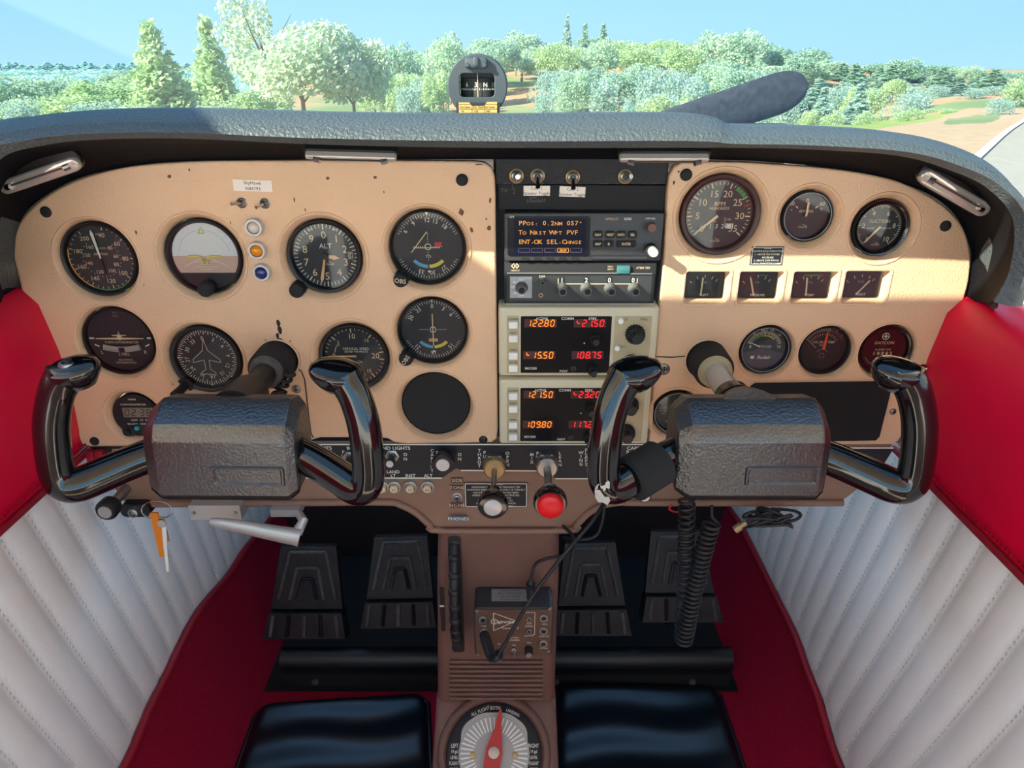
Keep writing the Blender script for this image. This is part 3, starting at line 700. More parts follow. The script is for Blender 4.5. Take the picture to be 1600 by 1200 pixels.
q.build('airplane_outline', t)
for ang, nm in ((222, 'caging_knob'), (140, 'adjust_knob')):
    x = (LG[5][2] + .002) * sin(radians(ang)); y = (LG[5][2] + .002) * cos(radians(ang)); q = MB()
    d = Vector((sin(radians(ang)), cos(radians(ang)))); q.tube([(x, y, -.008), (x + d.x * .003, y + d.y * .003, .002), (x + d.x * .005, y + d.y * .005, .018)], [.0055, .0050, .0060], 'black', 14); q.lathe([(.009, -.011), (.009, -.003)], 'black', 18, (x, y), cap1=True); q.build(nm, t, 40)
# --- vertical speed
t, f, r = gauge('vertical_speed_indicator', 'round vertical speed indicator with needle level at zero, partly behind the left yoke handle', *LG[6], bez=.10)
q = MB()
for s in (-1, 1):
    for k in range(21):
        a = -90 + s * k * 8.6 if True else 0
        q.tick(a, r * (.88 if k % 5 else .80), r * .97, .0007 if k % 5 else .0012, ZM, 'paint_cream')
for a, s_, z in ((-47, '5', .004), (-4, '10', .0062), (39, '15', .004), (90, '20', .0066), (-133, '5', .004), (184, '10', .0062), (141, '15', .004), (-90, '0', .006)): q.num(a, r * .68, s_, z, ZM, 'paint_cream')
q.text('VERTICAL SPEED', .002, .0085, .0030, ZM, 'paint_white', wx=.95); q.text('100 FEET PER MINUTE', .002, .0050, .0024, ZM, 'paint_white', wx=.82); maker(q, .004, -.008, .008)
q.text('UP', -r * .52, .0125, .0024, ZM, 'paint_cream'); q.text('DOWN', -r * .42, -.0100, .0024, ZM, 'paint_cream'); q.line(-r * .64, .004, -r * .58, .011, .0008, ZM, 'paint_cream'); q.line(-r * .64, -.004, -r * .56, -.010, .0008, ZM, 'paint_cream')
q.box(r * .88, r * .97, -.003, .003, ZM, ZM + .0001, 'black'); q.build('markings', f)
needle(t, -90, -.002, r * .84, .0020, .0014, 'lume_orange', pointed=False)
# --- blank cover and clock
t = pthing('blank_cover', 'plain black round blanking cover below the course indicators', 'cover', LG[8][0], LG[8][1]); t.location = (pan(LG[8][0], LG[8][1], ZG)[0], 0, pan(LG[8][0], LG[8][1], ZG)[1])
q = MB(); q.lathe([(.0402, -.014), (.0402, -.0105), (.039, -.0098), (.0375, -.0102)], 'black_matte', 56, cap1=True); q.build('disc', t, 40)
q = MB(); q.lathe([(.0402, -.0096), (.0402, -.0106), (.0398, -.0096)], 'black', 56); q.build('rim', t, 40)
t = pthing('chronometer', 'black digital chronometer reading 02:3 half hidden behind the left yoke hub', 'clock', LG[9][0], LG[9][1]); t.location = (pan(LG[9][0], LG[9][1], ZG)[0], 0, pan(LG[9][0], LG[9][1], ZG)[1])
q = MB(); q.lathe([(.0272, -.014), (.0272, -.005), (.0262, -.004)], 'black', 48, cap1=True); q.rrect(-.012, -.021, .016, .012, -.012, -.0035, .005, 'black'); f = q.build('case', t, 40)
q = MB(); q.rrect(.004, .0045, .036, .0125, -.004, -.0034, .001, 'lcd'); d = q.build('display', t)
q = MB(); q.seg7('02', -.0115, .0005, .0082, -.0032, 'ink', sp=.0076); q.seg7('38', .0060, .0005, .0082, -.0032, 'ink', sp=.0076); q.box(.0036, .0044, .0025, .0035, -.0032, -.0031, 'ink'); q.box(.0040, .0048, .0058, .0068, -.0032, -.0031, 'ink'); q.build('digits', d)
q = MB(); q.text('M800', 0, .0215, .0022, -.0035, 'paint_white', wx=1.3); q.text('CHRONOMETER', 0, .0150, .0022, -.0035, 'paint_white', wx=1.3); q.text('GMT  LT  ET', .004, -.0055, .0021, -.0035, 'paint_white', wx=1.3); q.text('SELECT  CONTROL', .005, -.0105, .0021, -.0035, 'paint_white', wx=1.3); q.build('lettering', f)
for (x, m) in ((-.001, 'teal'), (.013, 'teal')):
    q = MB(); q.lathe([(.0027, -.004), (.0027, -.001)], m, 16, (x, -.0155), cap1=True); q.build('button', t, 40)
q = MB(); q.lathe([(.004, -.0035), (.0035, 0)], 'black_matte', 14, (-.0135, -.0215), cap1=True); q.build('dimmer_knob', t, 40)
# --- tachometer
t, f, r = gauge('tachometer', 'large round tachometer with green arc and hour counter, top left of the tan right panel', *RG[0], face='dialbrown', bez=.13, bezmat='tachrim')
q = MB(); TA = lambda v: -132 + v * (264 / 35)
for v in range(36): q.tick(TA(v), r * (.84 if v % 5 else .78), r * .93, .0007 if v % 5 else .0014, ZM, 'lume')
for v in range(0, 36, 5): q.num(TA(v), r * .62, str(v), .0070, ZM, 'lume')
q.ring(r * .80, r * .92, ZM, 'green', TA(21.5), TA(25)); q.tick(TA(27), r * .74, r * .95, .0013, ZM + .0001, 'redmark')
q.text('RPM', 0, .0110, .0044, ZM, 'lume', shear=.1); q.text('HUNDREDS', 0, .0062, .0028, ZM, 'lume', shear=.15); q.text('HOURS', -.006, -.0075, .0019, ZM, 'paint_cream'); maker(q, -.001, -r * .78, .009); q.build('markings', f)
q = MB(); q.box(-.0135, .0180, -.0155, -.0095, ZM, ZM + .0002, 'black'); q.text('3132', -.0045, -.0125, .0048, ZM + .0004, 'paint_white', mono=.95, shear=.12); q.box(.0075, .0165, -.0152, -.0098, ZM + .0003, ZM + .0004, 'paint_white'); q.text('21', .0115, -.0125, .0048, ZM + .0006, 'ink', mono=.9)
q.line(.007, -.0095, .007, -.003, .0004, ZM, 'paint_cream'); q.text('1/10', .0105, -.0055, .0022, ZM, 'paint_cream'); q.build('hour_counter', f)
needle(t, -130, .002, r * .88, .0030, .0016, 'lume'); needle(t, 50, 0, r * .22, .0020, .0030, 'black', name='needle_tail')
# --- ammeter
t, f, r = gauge('ammeter', 'small round ammeter with needle at centre zero beside the tachometer', *RG[1], face='dialbrown', bez=.09, rim='plate_grey')
q = MB()
for a in (-50, 50): q.tick(a, r * .50, r * .64, .0011, ZM, 'paint_cream')
q.num(-52, r * .86, '60', .0040, ZM, 'paint_cream'); q.num(0, r * .66, '0', .0044, ZM, 'paint_cream'); q.num(52, r * .84, '60', .0040, ZM, 'paint_cream'); q.text('-', -r * .66, r * .28, .005, ZM, 'paint_cream'); q.text('+', r * .66, r * .28, .004, ZM, 'paint_cream')
q.text('AMPERES', 0, .0045, .0027, ZM, 'paint_cream'); maker(q, -.001, -r * .50, .009); q.build('markings', f)
needle(t, 2, -.0005, r * .60, .0018, .0022, 'lume', pointed=False); q = MB(); q.prism([(-.005, -.0015), (0, .0022), (.005, -.0015), (.002, .0002), (-.002, .0002)], ZN - .001, ZN, 'black'); q.build('pivot_cover', t)
# --- suction
t, f, r = gauge('suction_gauge', 'round suction gauge numbered 0 to 10, right end of the top row', *RG[2], bez=.16, bezmat='black_gloss')
q = MB(); S = lambda v: -142 + v * 28.4
for v in range(51): q.tick(S(v / 5), r * (.86 if v % 5 else .78), r * .95, .0006, ZM, 'lume')
for v in (0, 2, 4, 6, 8, 10): q.num(S(v), r * .66, str(v), .0050, ZM, 'lume')
q.text('SUCTION', 0, .0062, .0036, ZM, 'lume'); q.text('INCHES', -.0085, -.0014, .0017, ZM, 'paint_cream'); q.text('MERCURY', .0085, -.0014, .0017, ZM, 'paint_cream'); maker(q, 0, -r * .76, .008); q.build('markings', f)
needle(t, -141, -.001, r * .86, .0024, .0014, 'lume', hub=.0013, hubm='lume')
# --- square gauges
for (px, py), nm, lab, na, c in zip(SQ, ('FUEL LEFT', 'OIL PRESSURE', 'OIL TEMP', 'FUEL RIGHT'), ('small square left fuel gauge, first of the row of four', 'small square oil pressure gauge, second of the row of four', 'small square oil temperature gauge, third of the row of four', 'small square right fuel gauge with raised needle, last of the row of four'), (2, -16, -5, 38), (0, 1, 2, 0)):
    X_, Z_ = pan(px, py, ZG); t = thing('engine_gauge', lab, 'gauge', (X_, 0, Z_), None, (pi / 2, 0, 0))
    q = MB(); q.rrect(0, 0, .0445, .0325, -.020, -.0125, .001, 'black'); q.build('case', t)
    q = MB(); q.rrect(.001, .0005, .038, .026, -.0125, -.0122, .003, 'dialgrey'); f = q.build('dial_face', t); q = MB(); z = -.0118
    for a in (-48, -24, 0, 24, 40): q.tick(a, .0185, .0220, .0008, z, 'paint_cream', (0, -.0105))
    if c == 1: q.box(.002, .010, .0105, .0115, z, z + .0001, 'green')
    if c == 2: q.box(-.008, .009, .0100, .0118, z, z + .0001, 'green'); q.box(.009, .013, .0100, .0118, z, z + .0001, 'redmark')
    q.text(nm.split()[0], 0, .003, .0024, z, 'plate_grey'); q.text(nm.split()[-1], .002, -.0115, .0026, z, 'paint_white', bold=.01); q.build('markings', f)
    qn = MB(); d = Vector((sin(radians(na)), cos(radians(na)))); qn.line(-.003, -.0105, -.003 + d.x * .019, -.0105 + d.y * .019, .0018, -.0108, 'lume'); qn.disc(.0016, -.0107, 'lume', 12, (-.003, -.0105)); qn.build('needle', t)
    q = MB(); q.box(-.021, .021, -.0148, .0148, -.0100, -.0098, 'dialglass'); q.build('glass', t)
# --- EGT, CHT, hour meter, flap gauge
t, f, r = gauge('exhaust_gas_gauge', 'small round exhaust temperature gauge with green arc, left of the trio above the black pad', *RG[3], face='dialgrey', bez=.10, rim='plate_grey')
q = MB()
for k in range(31): q.tick(-72 + k * 4.8, r * (.66 if k % 3 else .60), r * .80, .0006, ZM, 'paint_cream')
q.ring(r * .56, r * .62, ZM, 'green', -70, -10); q.ring(r * .56, r * .60, ZM, 'yellow', -10, 45)
for a, s in ((-38, '10'), (-10, '12'), (17, '14'), (44, '16')): q.num(a, r * .88, s, .0030, ZM, 'paint_cream')
q.text('EGT', -.002, r * .86, .0030, ZM, 'paint_cream'); q.text('8', -r * .60, .0018, .0036, ZM, 'paint_white'); q.text('°FX100', .001, .0018, .0036, ZM, 'paint_cream'); q.text('18', r * .66, .0018, .0036, ZM, 'paint_cream')
q.add([(r * cos(a), r * sin(a), ZM - .0001) for a in [radians(195 + 150 * k / 16) for k in range(17)]] + [(.010, -.003, ZM - .0001), (.006, -.001, ZM - .0001), (-.006, -.001, ZM - .0001), (-.010, -.003, ZM - .0001)], [tuple(range(21))], 'radair')
q.text('Radair', .002, -.0112, .0042, ZM + .0002, 'paint_white', shear=.2, bold=.012); q.box(-.0135, -.0095, -.0132, -.0095, ZM, ZM + .0002, 'paint_white'); q.build('markings', f)
needle(t, -66, .006, r * .84, .0014, .0006, 'paint_white')
t, f, r = gauge('cylinder_head_gauge', 'small round cylinder head temperature gauge with bright orange needle', *RG[4], face='black', bez=.07)
q = MB()
for k in range(21): q.tick(-60 + k * 6, r * .80, r * .90, .0006, ZM, 'redmark' if k > 12 else 'paint_cream')
for k in range(13): q.tick(-55 + k * 9, r * .62, r * .70, .0005, ZM, 'paint_cream')
for k, s in enumerate(('1', '2', '3', '4', '5', '6')): q.num(-50 + k * 20, r * .94, s, .0022, ZM, 'paint_cream')
q.text('CYL HEAD TEMP', 0, .0080, .0028, ZM, 'paint_cream', wx=.85, bold=.01); q.text('100°', -.002, .0042, .0024, ZM, 'paint_cream'); q.ring(r * .26, r * .28, ZM, 'plate_grey', -60, 60, c=(0, -.008)); q.ring(.0028, .0032, ZM, 'plate_grey', c=(0, -.0085)); q.line(-.018, .010, -.008, .001, .0005, ZM, 'paint_cream'); q.build('markings', f)
needle(t, 4, .0, r * .82, .0034, .0020, 'orange_needle')
t, f, r = gauge('hour_meter', 'small round dark red hour meter, right of the trio above the black pad', *RG[5], face='datcon', bez=.16, bezmat='black_gloss')
q = MB(); q.ring(.0034, .0042, ZM, 'paint_white', c=(0, .0150)); q.ring(0, .0016, ZM, 'paint_white', c=(0, .0150)); q.line(-.003, .015, .003, .015, .0006, ZM, 'paint_white'); q.line(0, .012, 0, .018, .0006, ZM, 'paint_white')
q.text('DATCON', 0, .0072, .0036, ZM, 'paint_cream', shear=.15); q.text('ELAPSED TIME', 0, -.0010, .0020, ZM, 'paint_cream'); q.text('HOURS   1/10', 0, -.0110, .0015, ZM, 'paint_cream')
q.ring(r * .84, r * .86, ZM, 'plate_grey', 120, 240)
q.box(-.011, .011, -.0080, -.0032, ZM, ZM + .0002, 'black'); q.text('18882', .0, -.0056, .0040, ZM + .0004, 'lume_orange', mono=.85, bold=.02); q.build('markings', f)
t, f, r = gauge('flap_indicator', 'small round wing flap indicator beside the right yoke', *RG[6], face='black', bez=.08, rim='plate_grey')
q = MB(); q.box(-.0035, .0022, -.0125, .0175, ZM, ZM + .0001, 'dialgrey'); q.box(-.0035, .0022, .0120, .0140, ZM + .0002, ZM + .0003, 'yellow')
for k, s in enumerate(('0', '10', '20', '30', '40')): q.text('-' + s, .0085, .0128 - k * .0056, .0020, ZM, 'paint_white'); q.disc(.0006, ZM, 'paint_white', 8, (.0125, .0128 - k * .0056))
q.text('100 MPH', -.0150, .004, .0018, ZM, 'paint_cream'); q.text('85 KTS', -.0150, .0005, .0018, ZM, 'paint_cream'); q.text('MAX', -.0150, -.003, .0015, ZM, 'paint_cream')
q.text('WING FLAP', 0, -.0135, .0030, ZM, 'paint_white', shear=.12, bold=.01); q.text('(Degrees)', 0, -.0175, .0026, ZM, 'paint_white', bold=.01); q.build('markings', f)
# --- placard and black pad on the right panel
sticker('placard', 'small black avoid continuous operation placard below the tachometer', 1198, 399.5, .0345, .0200, ['AVOID', 'CONTINUOUS OPERATION', '1. ABOVE 75% POWER', '   IN CRUISE', '2. ABOVE 2300 RPM IN', '   FULL THROTTLE CLIMB'], .0019, m='placard', ink='paint_white', border=.0006)
Pd = [pan(*p) for p in ((1172, 603), (1180, 598), (1386, 595), (1392, 600), (1372, 680), (1366, 686), (1180, 688))]
Xp, Zp = pan(1280, 688); t = thing('glovebox_pad', 'black rough textured pad on the right panel behind the right yoke', 'pad', (Xp, 0, Zp), None, (pi / 2, 0, 0))
q = MB(); q.prism([(a - Xp, b - Zp) for a, b in Pd], .0004, .004, 'cork'); q.build('pad', t)
# ================================================================ RADIOS
def corners(px0, py0, px1, py1, z):   # centre and size on the plane z of a box measured in the photo
    a = pan(px0, (py0 + py1) / 2, z); b = pan(px1, (py0 + py1) / 2, z); c = pan((px0 + px1) / 2, py0, z); d = pan((px0 + px1) / 2, py1, z)
    return ((a[0] + b[0]) / 2, (c[1] + d[1]) / 2, b[0] - a[0], c[1] - d[1])
def unit(name, label, cat, box, z):
    cx, cy, w, h = corners(*box, z); t = thing(name, label, cat, (cx, -z, cy - h / 2), None, (pi / 2, 0, 0)); return t, w, h, (cx, cy - h / 2)
def kn(q, x, y, r, z0, z1, m, n=18, fl=True):
    q.lathe([(r, z0), (r * .97, z1 - .001), (r * .85, z1)], m, n, (x, y), cap1=True); return q
def ribknob(q, x, y, r, z0, z1, m='black_matte', ribs=16):
    ls = []
    for z, k in ((z0, 1.0), (z1 - .001, .92), (z1, .84)):
        ls.append([(x + r * k * (1 + (.07 if i % 2 else -.05)) * cos(2 * pi * i / (ribs * 2)), y + r * k * (1 + (.07 if i % 2 else -.05)) * sin(2 * pi * i / (ribs * 2)), z) for i in range(ribs * 2)])
    q.loft(ls, m, False, True); return q
# ---- GPS
z = .006
t, w, h, (ox, oy) = unit('gps_receiver', 'black GPS receiver with amber text screen at the top of the radio stack', 'radio', (788, 333, 1035, 408), z)
def lc(px, py, zz=z): p = pan(px, py, zz); return (p[0] - ox, p[1] - oy)
q = MB(); q.rrect(0, h / 2, w, h, -.030, 0, .002, 'gunmetal', bev=.0012); body = q.build('body', t, 40)
q = MB(); a = lc(793, 338); b = lc(920, 400); q.rrect((a[0] + b[0]) / 2, (a[1] + b[1]) / 2, b[0] - a[0], a[1] - b[1], -.001, .0012, .003, 'display_black'); sb = q.build('screen_bezel', t, 40)
q = MB(); a = lc(803, 341); b = lc(914, 398); q.box(a[0], b[0], b[1], a[1], .0012, .0014, 'gps_screen'); scn = q.build('screen', t)
q = MB()
for i, s in enumerate(('PPOS: 0.2NM 057°', 'TO NRST WPT PVF', 'ENT-OK SEL-CHNGE')):
    x, y = lc(810, 348 + i * 14.6); ww = (lc(910, 348)[0] - lc(810, 348)[0]) / 16
    big = set(); st = 0
    for k, ch in enumerate(s):
        first = k == 0 or s[k - 1] in ' -'
        up = {0: (0, 1), 1: (), 2: (0, 1, 2, 4, 5, 7, 8, 9)}[i]
        tall = first or ch.isdigit() or k in up or (i == 1 and k >= 12)
        q.text(ch, x + ww * (k + .5), y - (0 if tall else .0006), .0046 if tall else .0035, .0017, 'gps_amber', wx=1.05 if tall else 1.1, bold=.015)
for k in range(5):
    x, y = lc(819 + k * 20.2, 390.5); hw, hh = .0058, .0021
    for A_ in ((-hw, -hh, hw, -hh), (-hw, hh, hw, hh), (-hw, -hh, -hw, hh), (hw, -hh, hw, hh)): q.line(x + A_[0], y + A_[1], x + A_[2], y + A_[3], .0004, .0017, 'gps_amber' if k == 3 else 'wearedge')
    if k == 3: q.text('SKIP', x, y, .0028, .0018, 'gps_amber')
q.build('screen_text', scn)
for k in range(5):
    x, y = lc(820 + k * 19.5, 404.5); q = MB(); q.rrect(x, y, .0075, .0026, -.0005, .0012, .001, 'black'); q.build('soft_key', t)
q = MB(); q.text('GPS', *lc(799.5, 338.5), .0022, .0014, 'paint_white', bold=.01); q.text('APOLLO', *lc(956, 342), .0025, .0002, 'brass', shear=.2); q.text('GX55', *lc(975, 342), .0025, .0002, 'paint_white', bold=.012, align='L', wx=.9); q.text('OFF·ON', *lc(1016, 341.5), .0020, .0002, 'paint_white'); q.build('lettering', body)
for row in (([(934, 366, 'NAV', 12), (953, 366, 'NRST', 12), (970, 366, 'INFO', 12), (988, 366, 'SEL', 12)]), ([(934, 380.5, 'MAP', 12), (951, 380.5, 'D', 12), (978, 380.5, 'ENTER', 28)])):
    for px, py, s, wpx in row:
        x, y = lc(px, py); q = MB(); q.rrect(x, y, wpx / 1480 + .0035, .0092, -.0005, .0004, .003, 'black'); q.rrect(x, y, wpx / 1480 + .001, .0065, 0, .0022, .0018, 'black_matte', bev=.0005); k = q.build('key', t, 40)
        q = MB(); q.text(s, x, y, .0026, .0024, 'paint_cream', wx=.85, bold=.012); q.build('lettering', k)
q = MB(); x, y = lc(1017, 354); kn(q, x, y, .0050, 0, .008, 'brown_dark'); q.build('power_knob', t, 40)
q = MB(); x, y = lc(1017, 389); ribknob(q, x, y, .0062, 0, .010); kn(q, x, y, .0052, .009, .018, 'cap_silver'); q.build('tuning_knob', t, 40)
q = MB(); a = lc(924, 399); b = lc(1022, 405.5); q.box(a[0], b[0], b[1], a[1], 0, .0008, 'black'); q.box(a[0] + .001, b[0] - .008, b[1] + .001, a[1] - .0008, .0008, .0016, 'gunmetal'); q.build('card_slot', t)
# ---- transponder
z = .002
t, w, h, (ox, oy) = unit('transponder', 'grey transponder showing code 1200 below the GPS receiver', 'radio', (788, 410, 1024, 475), z)
q = MB(); q.rrect(0, h / 2, w, h, -.028, 0, .0015, 'black_matte', bev=.001); body = q.build('body', t, 40)
q = MB(); a = lc(792, 427, z); b = lc(1019, 473, z); q.rrect((a[0] + b[0]) / 2, (a[1] + b[1]) / 2, b[0] - a[0], a[1] - b[1], -.001, .0006, .001, 'black'); q.rrect((a[0] + b[0]) / 2, (a[1] + b[1]) / 2, b[0] - a[0] - .005, a[1] - b[1] - .005, 0, .0010, .001, 'transp_face')
for (x0, y0, x1, y1) in ((792, 426, 965, 426), (985, 427, 1019, 427), (790, 474, 1020, 474)):
    p0 = lc(x0, y0, z); p1 = lc(x1, y1, z); q.box(p0[0], p1[0], p0[1] - .0006, p0[1] + .0006, 0, .0022, 'steel')
q.build('face_plate', t)
q = MB(); a = lc(797, 432, z); b = lc(831, 465, z); q.box(a[0], b[0], b[1], a[1], .0009, .0013, 'plate_grey')
for s, px, py in (('TST', 815, 437), ('ALT', 806, 440), ('ON', 802, 448), ('SBY', 806, 457), ('OFF', 814, 461)): q.text(s, *lc(px, py, z), .0026, .0015, 'paint_white', bold=.015)
q.text('DIM', *lc(847, 431.5, z), .0026, .0015, 'paint_white', bold=.01); 
for s, px in (('1', 878, ), ('2', 916), ('0', 952), ('0', 989)): 
    x, y = lc(px, 437, z); q.rrect(x, y, .0058, .0066, .0009, .0012, .0005, 'black'); q.text(s, x, y, .0048, .0015, 'paint_white', bold=.012)
p0 = lc(872, 443, z); p1 = lc(995, 443, z); q.line(p0[0], p0[1], p1[0], p1[1], .0009, .0014, 'paint_cream'); 
for px in (872, 995): p = lc(px, 443, z); q.line(p[0], p[1], p[0], p[1] + .006, .0009, .0014, 'paint_cream')
q.text('REPLY', *lc(954, 416.5, z), .0016, .0002, 'paint_cream'); q.text('IDENT', *lc(954, 420.5, z), .0016, .0002, 'paint_cream'); q.text('AT50A TSO', *lc(1005, 418.5, z), .0024, .0002, 'lume', wx=.85)
x, y = lc(805, 415.5, z)
for s in (-1, 1): q.line(x + s * .004, y, x + s * .0012, y + .0028, .0009, .0002, 'paint_cream'); q.line(x + s * .004, y, x + s * .0012, y - .0028, .0009, .0002, 'paint_cream'); q.line(x + s * .0008, y - .0018, x + s * .0008, y + .0018, .0007, .0002, 'paint_cream')
q.text('NARCO', *lc(805, 422.5, z), .0018, .0002, 'paint_cream'); q.build('lettering', body)
q = MB(); a = lc(964, 414.5, z); b = lc(984, 427, z); q.rrect((a[0] + b[0]) / 2, (a[1] + b[1]) / 2, b[0] - a[0], a[1] - b[1], -.001, .0026, .0012, 'tealdark', bev=.0008); q.build('reply_light', t, 40)
for px, py, r_, ln, m in ((815, 452, .0068, .012, 'knob_grey'), (847, 441, .0036, .012, 'knob_grey')) + tuple((p_, 453, .0066, .016, 'knob_grey') for p_ in (878, 916, 953, 990)):
    x, y = lc(px, py - 3, z); q = MB(); q.lathe([(r_ * 1.05, 0), (r_ * .95, ln * .3), (r_ * .72, ln * .55), (r_ * .68, ln)], m, 20, (x, y), cap1=True); q.lathe([(r_ * .5, ln), (r_ * .5, ln + .0004)], 'black_matte', 16, (x, y), cap1=True); q.build('code_knob' if px > 850 else 'mode_knob', t, 40)
q = MB(); x, y = lc(845, 461, z); q.lathe([(.0024, 0), (.0024, .0016), (.0014, .0016)], 'brass', 14, (x, y)); q.disc(.0014, .0012, 'black', 10, (x, y)); q.build('jack', t)
# ---- nav/com radios
def navcom(label, quad, top, rows, kdx):
    z = .012
    t, w, h, (ox, oy) = unit('navcom_radio', label, 'radio', quad, z)
    W0 = quad[2] - quad[0]; H0 = quad[3] - quad[1]
    def L(fx, fy): return (w * (fx - .5), h * (1 - fy))      # fractions of the face
    q = MB(); q.rrect(0, h / 2, w, h, -.034, 0, .0035, 'cream', bev=.0035); body = q.build('body', t, 40)
    q = MB(); a = L(.140, .125); b = L(.705, .945); q.rrect((a[0] + b[0]) / 2, (a[1] + b[1]) / 2, b[0] - a[0], a[1] - b[1], -.001, .0008, .001, 'display_black'); win = q.build('display_window', t)
    q = MB(); a = L(.052, .12); b = L(.128, .95); q.rrect((a[0] + b[0]) / 2, (a[1] + b[1]) / 2, b[0] - a[0], a[1] - b[1], -.001, .0004, .001, 'cream_dark'); q.build('button_strip', t)
    q = MB(); a = L(.725, .125); b = L(.955, .95); q.rrect((a[0] + b[0]) / 2, (a[1] + b[1]) / 2, b[0] - a[0], a[1] - b[1], -.001, .0004, .001, 'cream_dark'); q.build('knob_plate', t)
    q = MB()
    for s, fy in (('COMM', .165), ('TEST', .36), ('NAV', .605), ('VC-ID', .79)): q.text(s, *L(.092, fy), .0024, .0007, 'ink', wx=1.1)
    for s, fx, fy in (('ACTIVE', .27, .155), ('COMM', .43, .155), ('STBY', .585, .155), ('NAV', .415, .915), ('MX300', .205, .875)): q.text(s, *L(fx, fy), .0026 if s in ('ACTIVE', 'STBY') else .0030, .0011, 'paint_white', bold=.012, wx=1.05)
    q.text('MHz', *L(.905, .165), .0030, .0007, 'ink'); q.text('25', *L(.795, .165), .0024, .0007, 'ink'); q.text('N-C', *L(.79, .555), .0024, .0007, 'ink'); q.text('VOR', *L(.785, .925), .0026, .0007, 'ink'); q.build('lettering', body)
    for fy in (.235, .430, .680, .865):
        x, y = L(.092, fy); q = MB(); q.rrect(x, y, .0100, .0078, 0, .0055, .0008, 'white', bev=.0008); q.build('push_button', t, 40)
    for fx, fy in ((.757, .18), (.745, .565), (.738, .94)):
        x, y = L(fx, fy); q = MB(); kn(q, x, y, .0032, 0, .006, 'white'); q.build('small_knob', t, 40)
    for (s, m, bk, fx, fy) in rows:
        x, y = L(fx, fy); q = MB(); wd = .0335; hh = .0098; q.box(x - .002, x + wd, y - hh / 2, y + hh / 2, .0008, .0010, bk); rd = q.build('readout', t)
        q = MB(); q.seg7(s, x + .0010, y - .0036, .0072, .0013, m, w=.0036, sp=.0064); q.build('digits', rd)
    for fx, fy, rr in ((.605, .44, .0058), (.60, .90, .0058)):
        x, y = L(fx, fy); q = MB(); ribknob(q, x, y, rr, 0, .007); kn(q, x, y, rr * .70, .006, .014, 'black'); q.build('volume_knob', t, 40)
    x, y = L(.54, .505); q = MB(); q.disc(.0009, .0012, 'paint_white', 8, (x, y)); q.build('index_dot', win)
    x, y = L(.478, .88); q = MB(); q.lathe([(.0030, .0006), (.0030, .0018), (.0022, .0018)], 'gunmetal', 16, (x, y)); q.disc(.0022, .001, 'black', 12, (x, y)); q.build('photocell', t, 40)
    for fx, fy in ((.855, .37), (.845, .80)):
        x, y = L(fx, fy); q = MB(); ribknob(q, x, y, .0105, 0, .010, ribs=20); ribknob(q, x, y, .0066, .009, .020, 'black', 12); q.build('tuning_knob', t, 40)
navcom('upper cream nav-com radio reading 122.80 and 115.50', (779, 480, 1027, 588), 0, [('122.80', 'led_orange', 'led_back_o', .172, .220), ('/21.50', 'led_red', 'led_back_r', .480, .220), ('/15.50', 'led_orange', 'led_back_o', .168, .68), ('108.75', 'led_red', 'led_back_r', .474, .68)], 0)
navcom('lower cream nav-com radio reading 121.50 and 109.80', (780, 593, 1016, 694), 0, [('121.50', 'led_orange', 'led_back_o', .172, .220), ('/23.20', 'led_red', 'led_back_r', .480, .220), ('109.80', 'led_orange', 'led_back_o', .168, .68), ('117.20', 'led_red', 'led_back_r', .474, .68)], 0)
# ================================================================ LOWER SWITCH PANEL
X0, Z0 = pan(775, 832)
LP = thing('switch_panel', 'brown lower switch panel with dipped centre below the tan panels', 'panel', (X0, 0, Z0), None, (pi / 2, 0, 0))
lp = lambda px, py, zz=0: (pan(px, py, zz)[0] - X0, pan(px, py, zz)[1] - Z0)
out = [(133, 696), (1400, 694), (1352, 760), (1318, 786)] + [(1005, 787), (975, 786), (945, 790), (920, 803), (900, 822), (885, 830), (690, 830), (672, 822), (650, 803), (625, 790), (600, 786), (470, 787), (215, 789), (190, 786), (160, 742)]
flatcurve('face', [lp(*p) for p in out], [], -.012, -.0035, 'brown', LP, .002)
q = MB(); P = crom([tuple(lp(*p)) + (-.002,) for p in [(215, 789), (470, 787), (600, 786), (625, 790), (650, 803), (672, 822), (690, 830), (885, 830), (900, 822), (920, 803), (945, 790), (975, 786), (1005, 787), (1318, 787)]], 4); q.tube(P, .0045, 'brown', 8); q.build('lower_lip', LP, 60)
q = MB(); 
q.prism([lp(*p) for p in ((455, 697), (1010, 697), (1010, 748), (866, 748), (863, 736), (720, 735), (712, 733), (692, 747), (455, 747))], -.0036, -.0018, 'placard')
plac0 = q.build('black_placard', LP); q = MB(); q.prism([lp(*p) for p in ((978, 697), (1085, 698), (1085, 740), (1010, 748), (978, 748))], -.0036, -.0017, 'placard')
q.build('black_placard', LP); q = MB(); q.prism([lp(*p) for p in ((1300, 703), (1397, 703), (1370, 745), (1300, 745))], -.0036, -.0018, 'placard')
q.build('black_placard', LP); q = MB(); q.prism([lp(*p) for p in ((140, 700), (216, 700), (216, 730), (160, 730))], -.0036, -.0018, 'placard')
q.build('black_placard', LP); plac = plac0
q = MB()
for a, b in (((455, 695.5), (1010, 695.5)), ((455, 748), (690, 748)), ((720, 736), (863, 737)), ((868, 749), (960, 749)), ((1300, 701), (1397, 701))): p0 = lp(*a); p1 = lp(*b); q.line(p0[0], p0[1], p1[0], p1[1], .0016, -.0014, 'paint_white')
def vt(q, s, px, py, size=.0042, st=8.2):
    for i, ch in enumerate(s): q.text(ch, *lp(px, py + i * st), size, -.0013, 'paint_white', bold=.012)
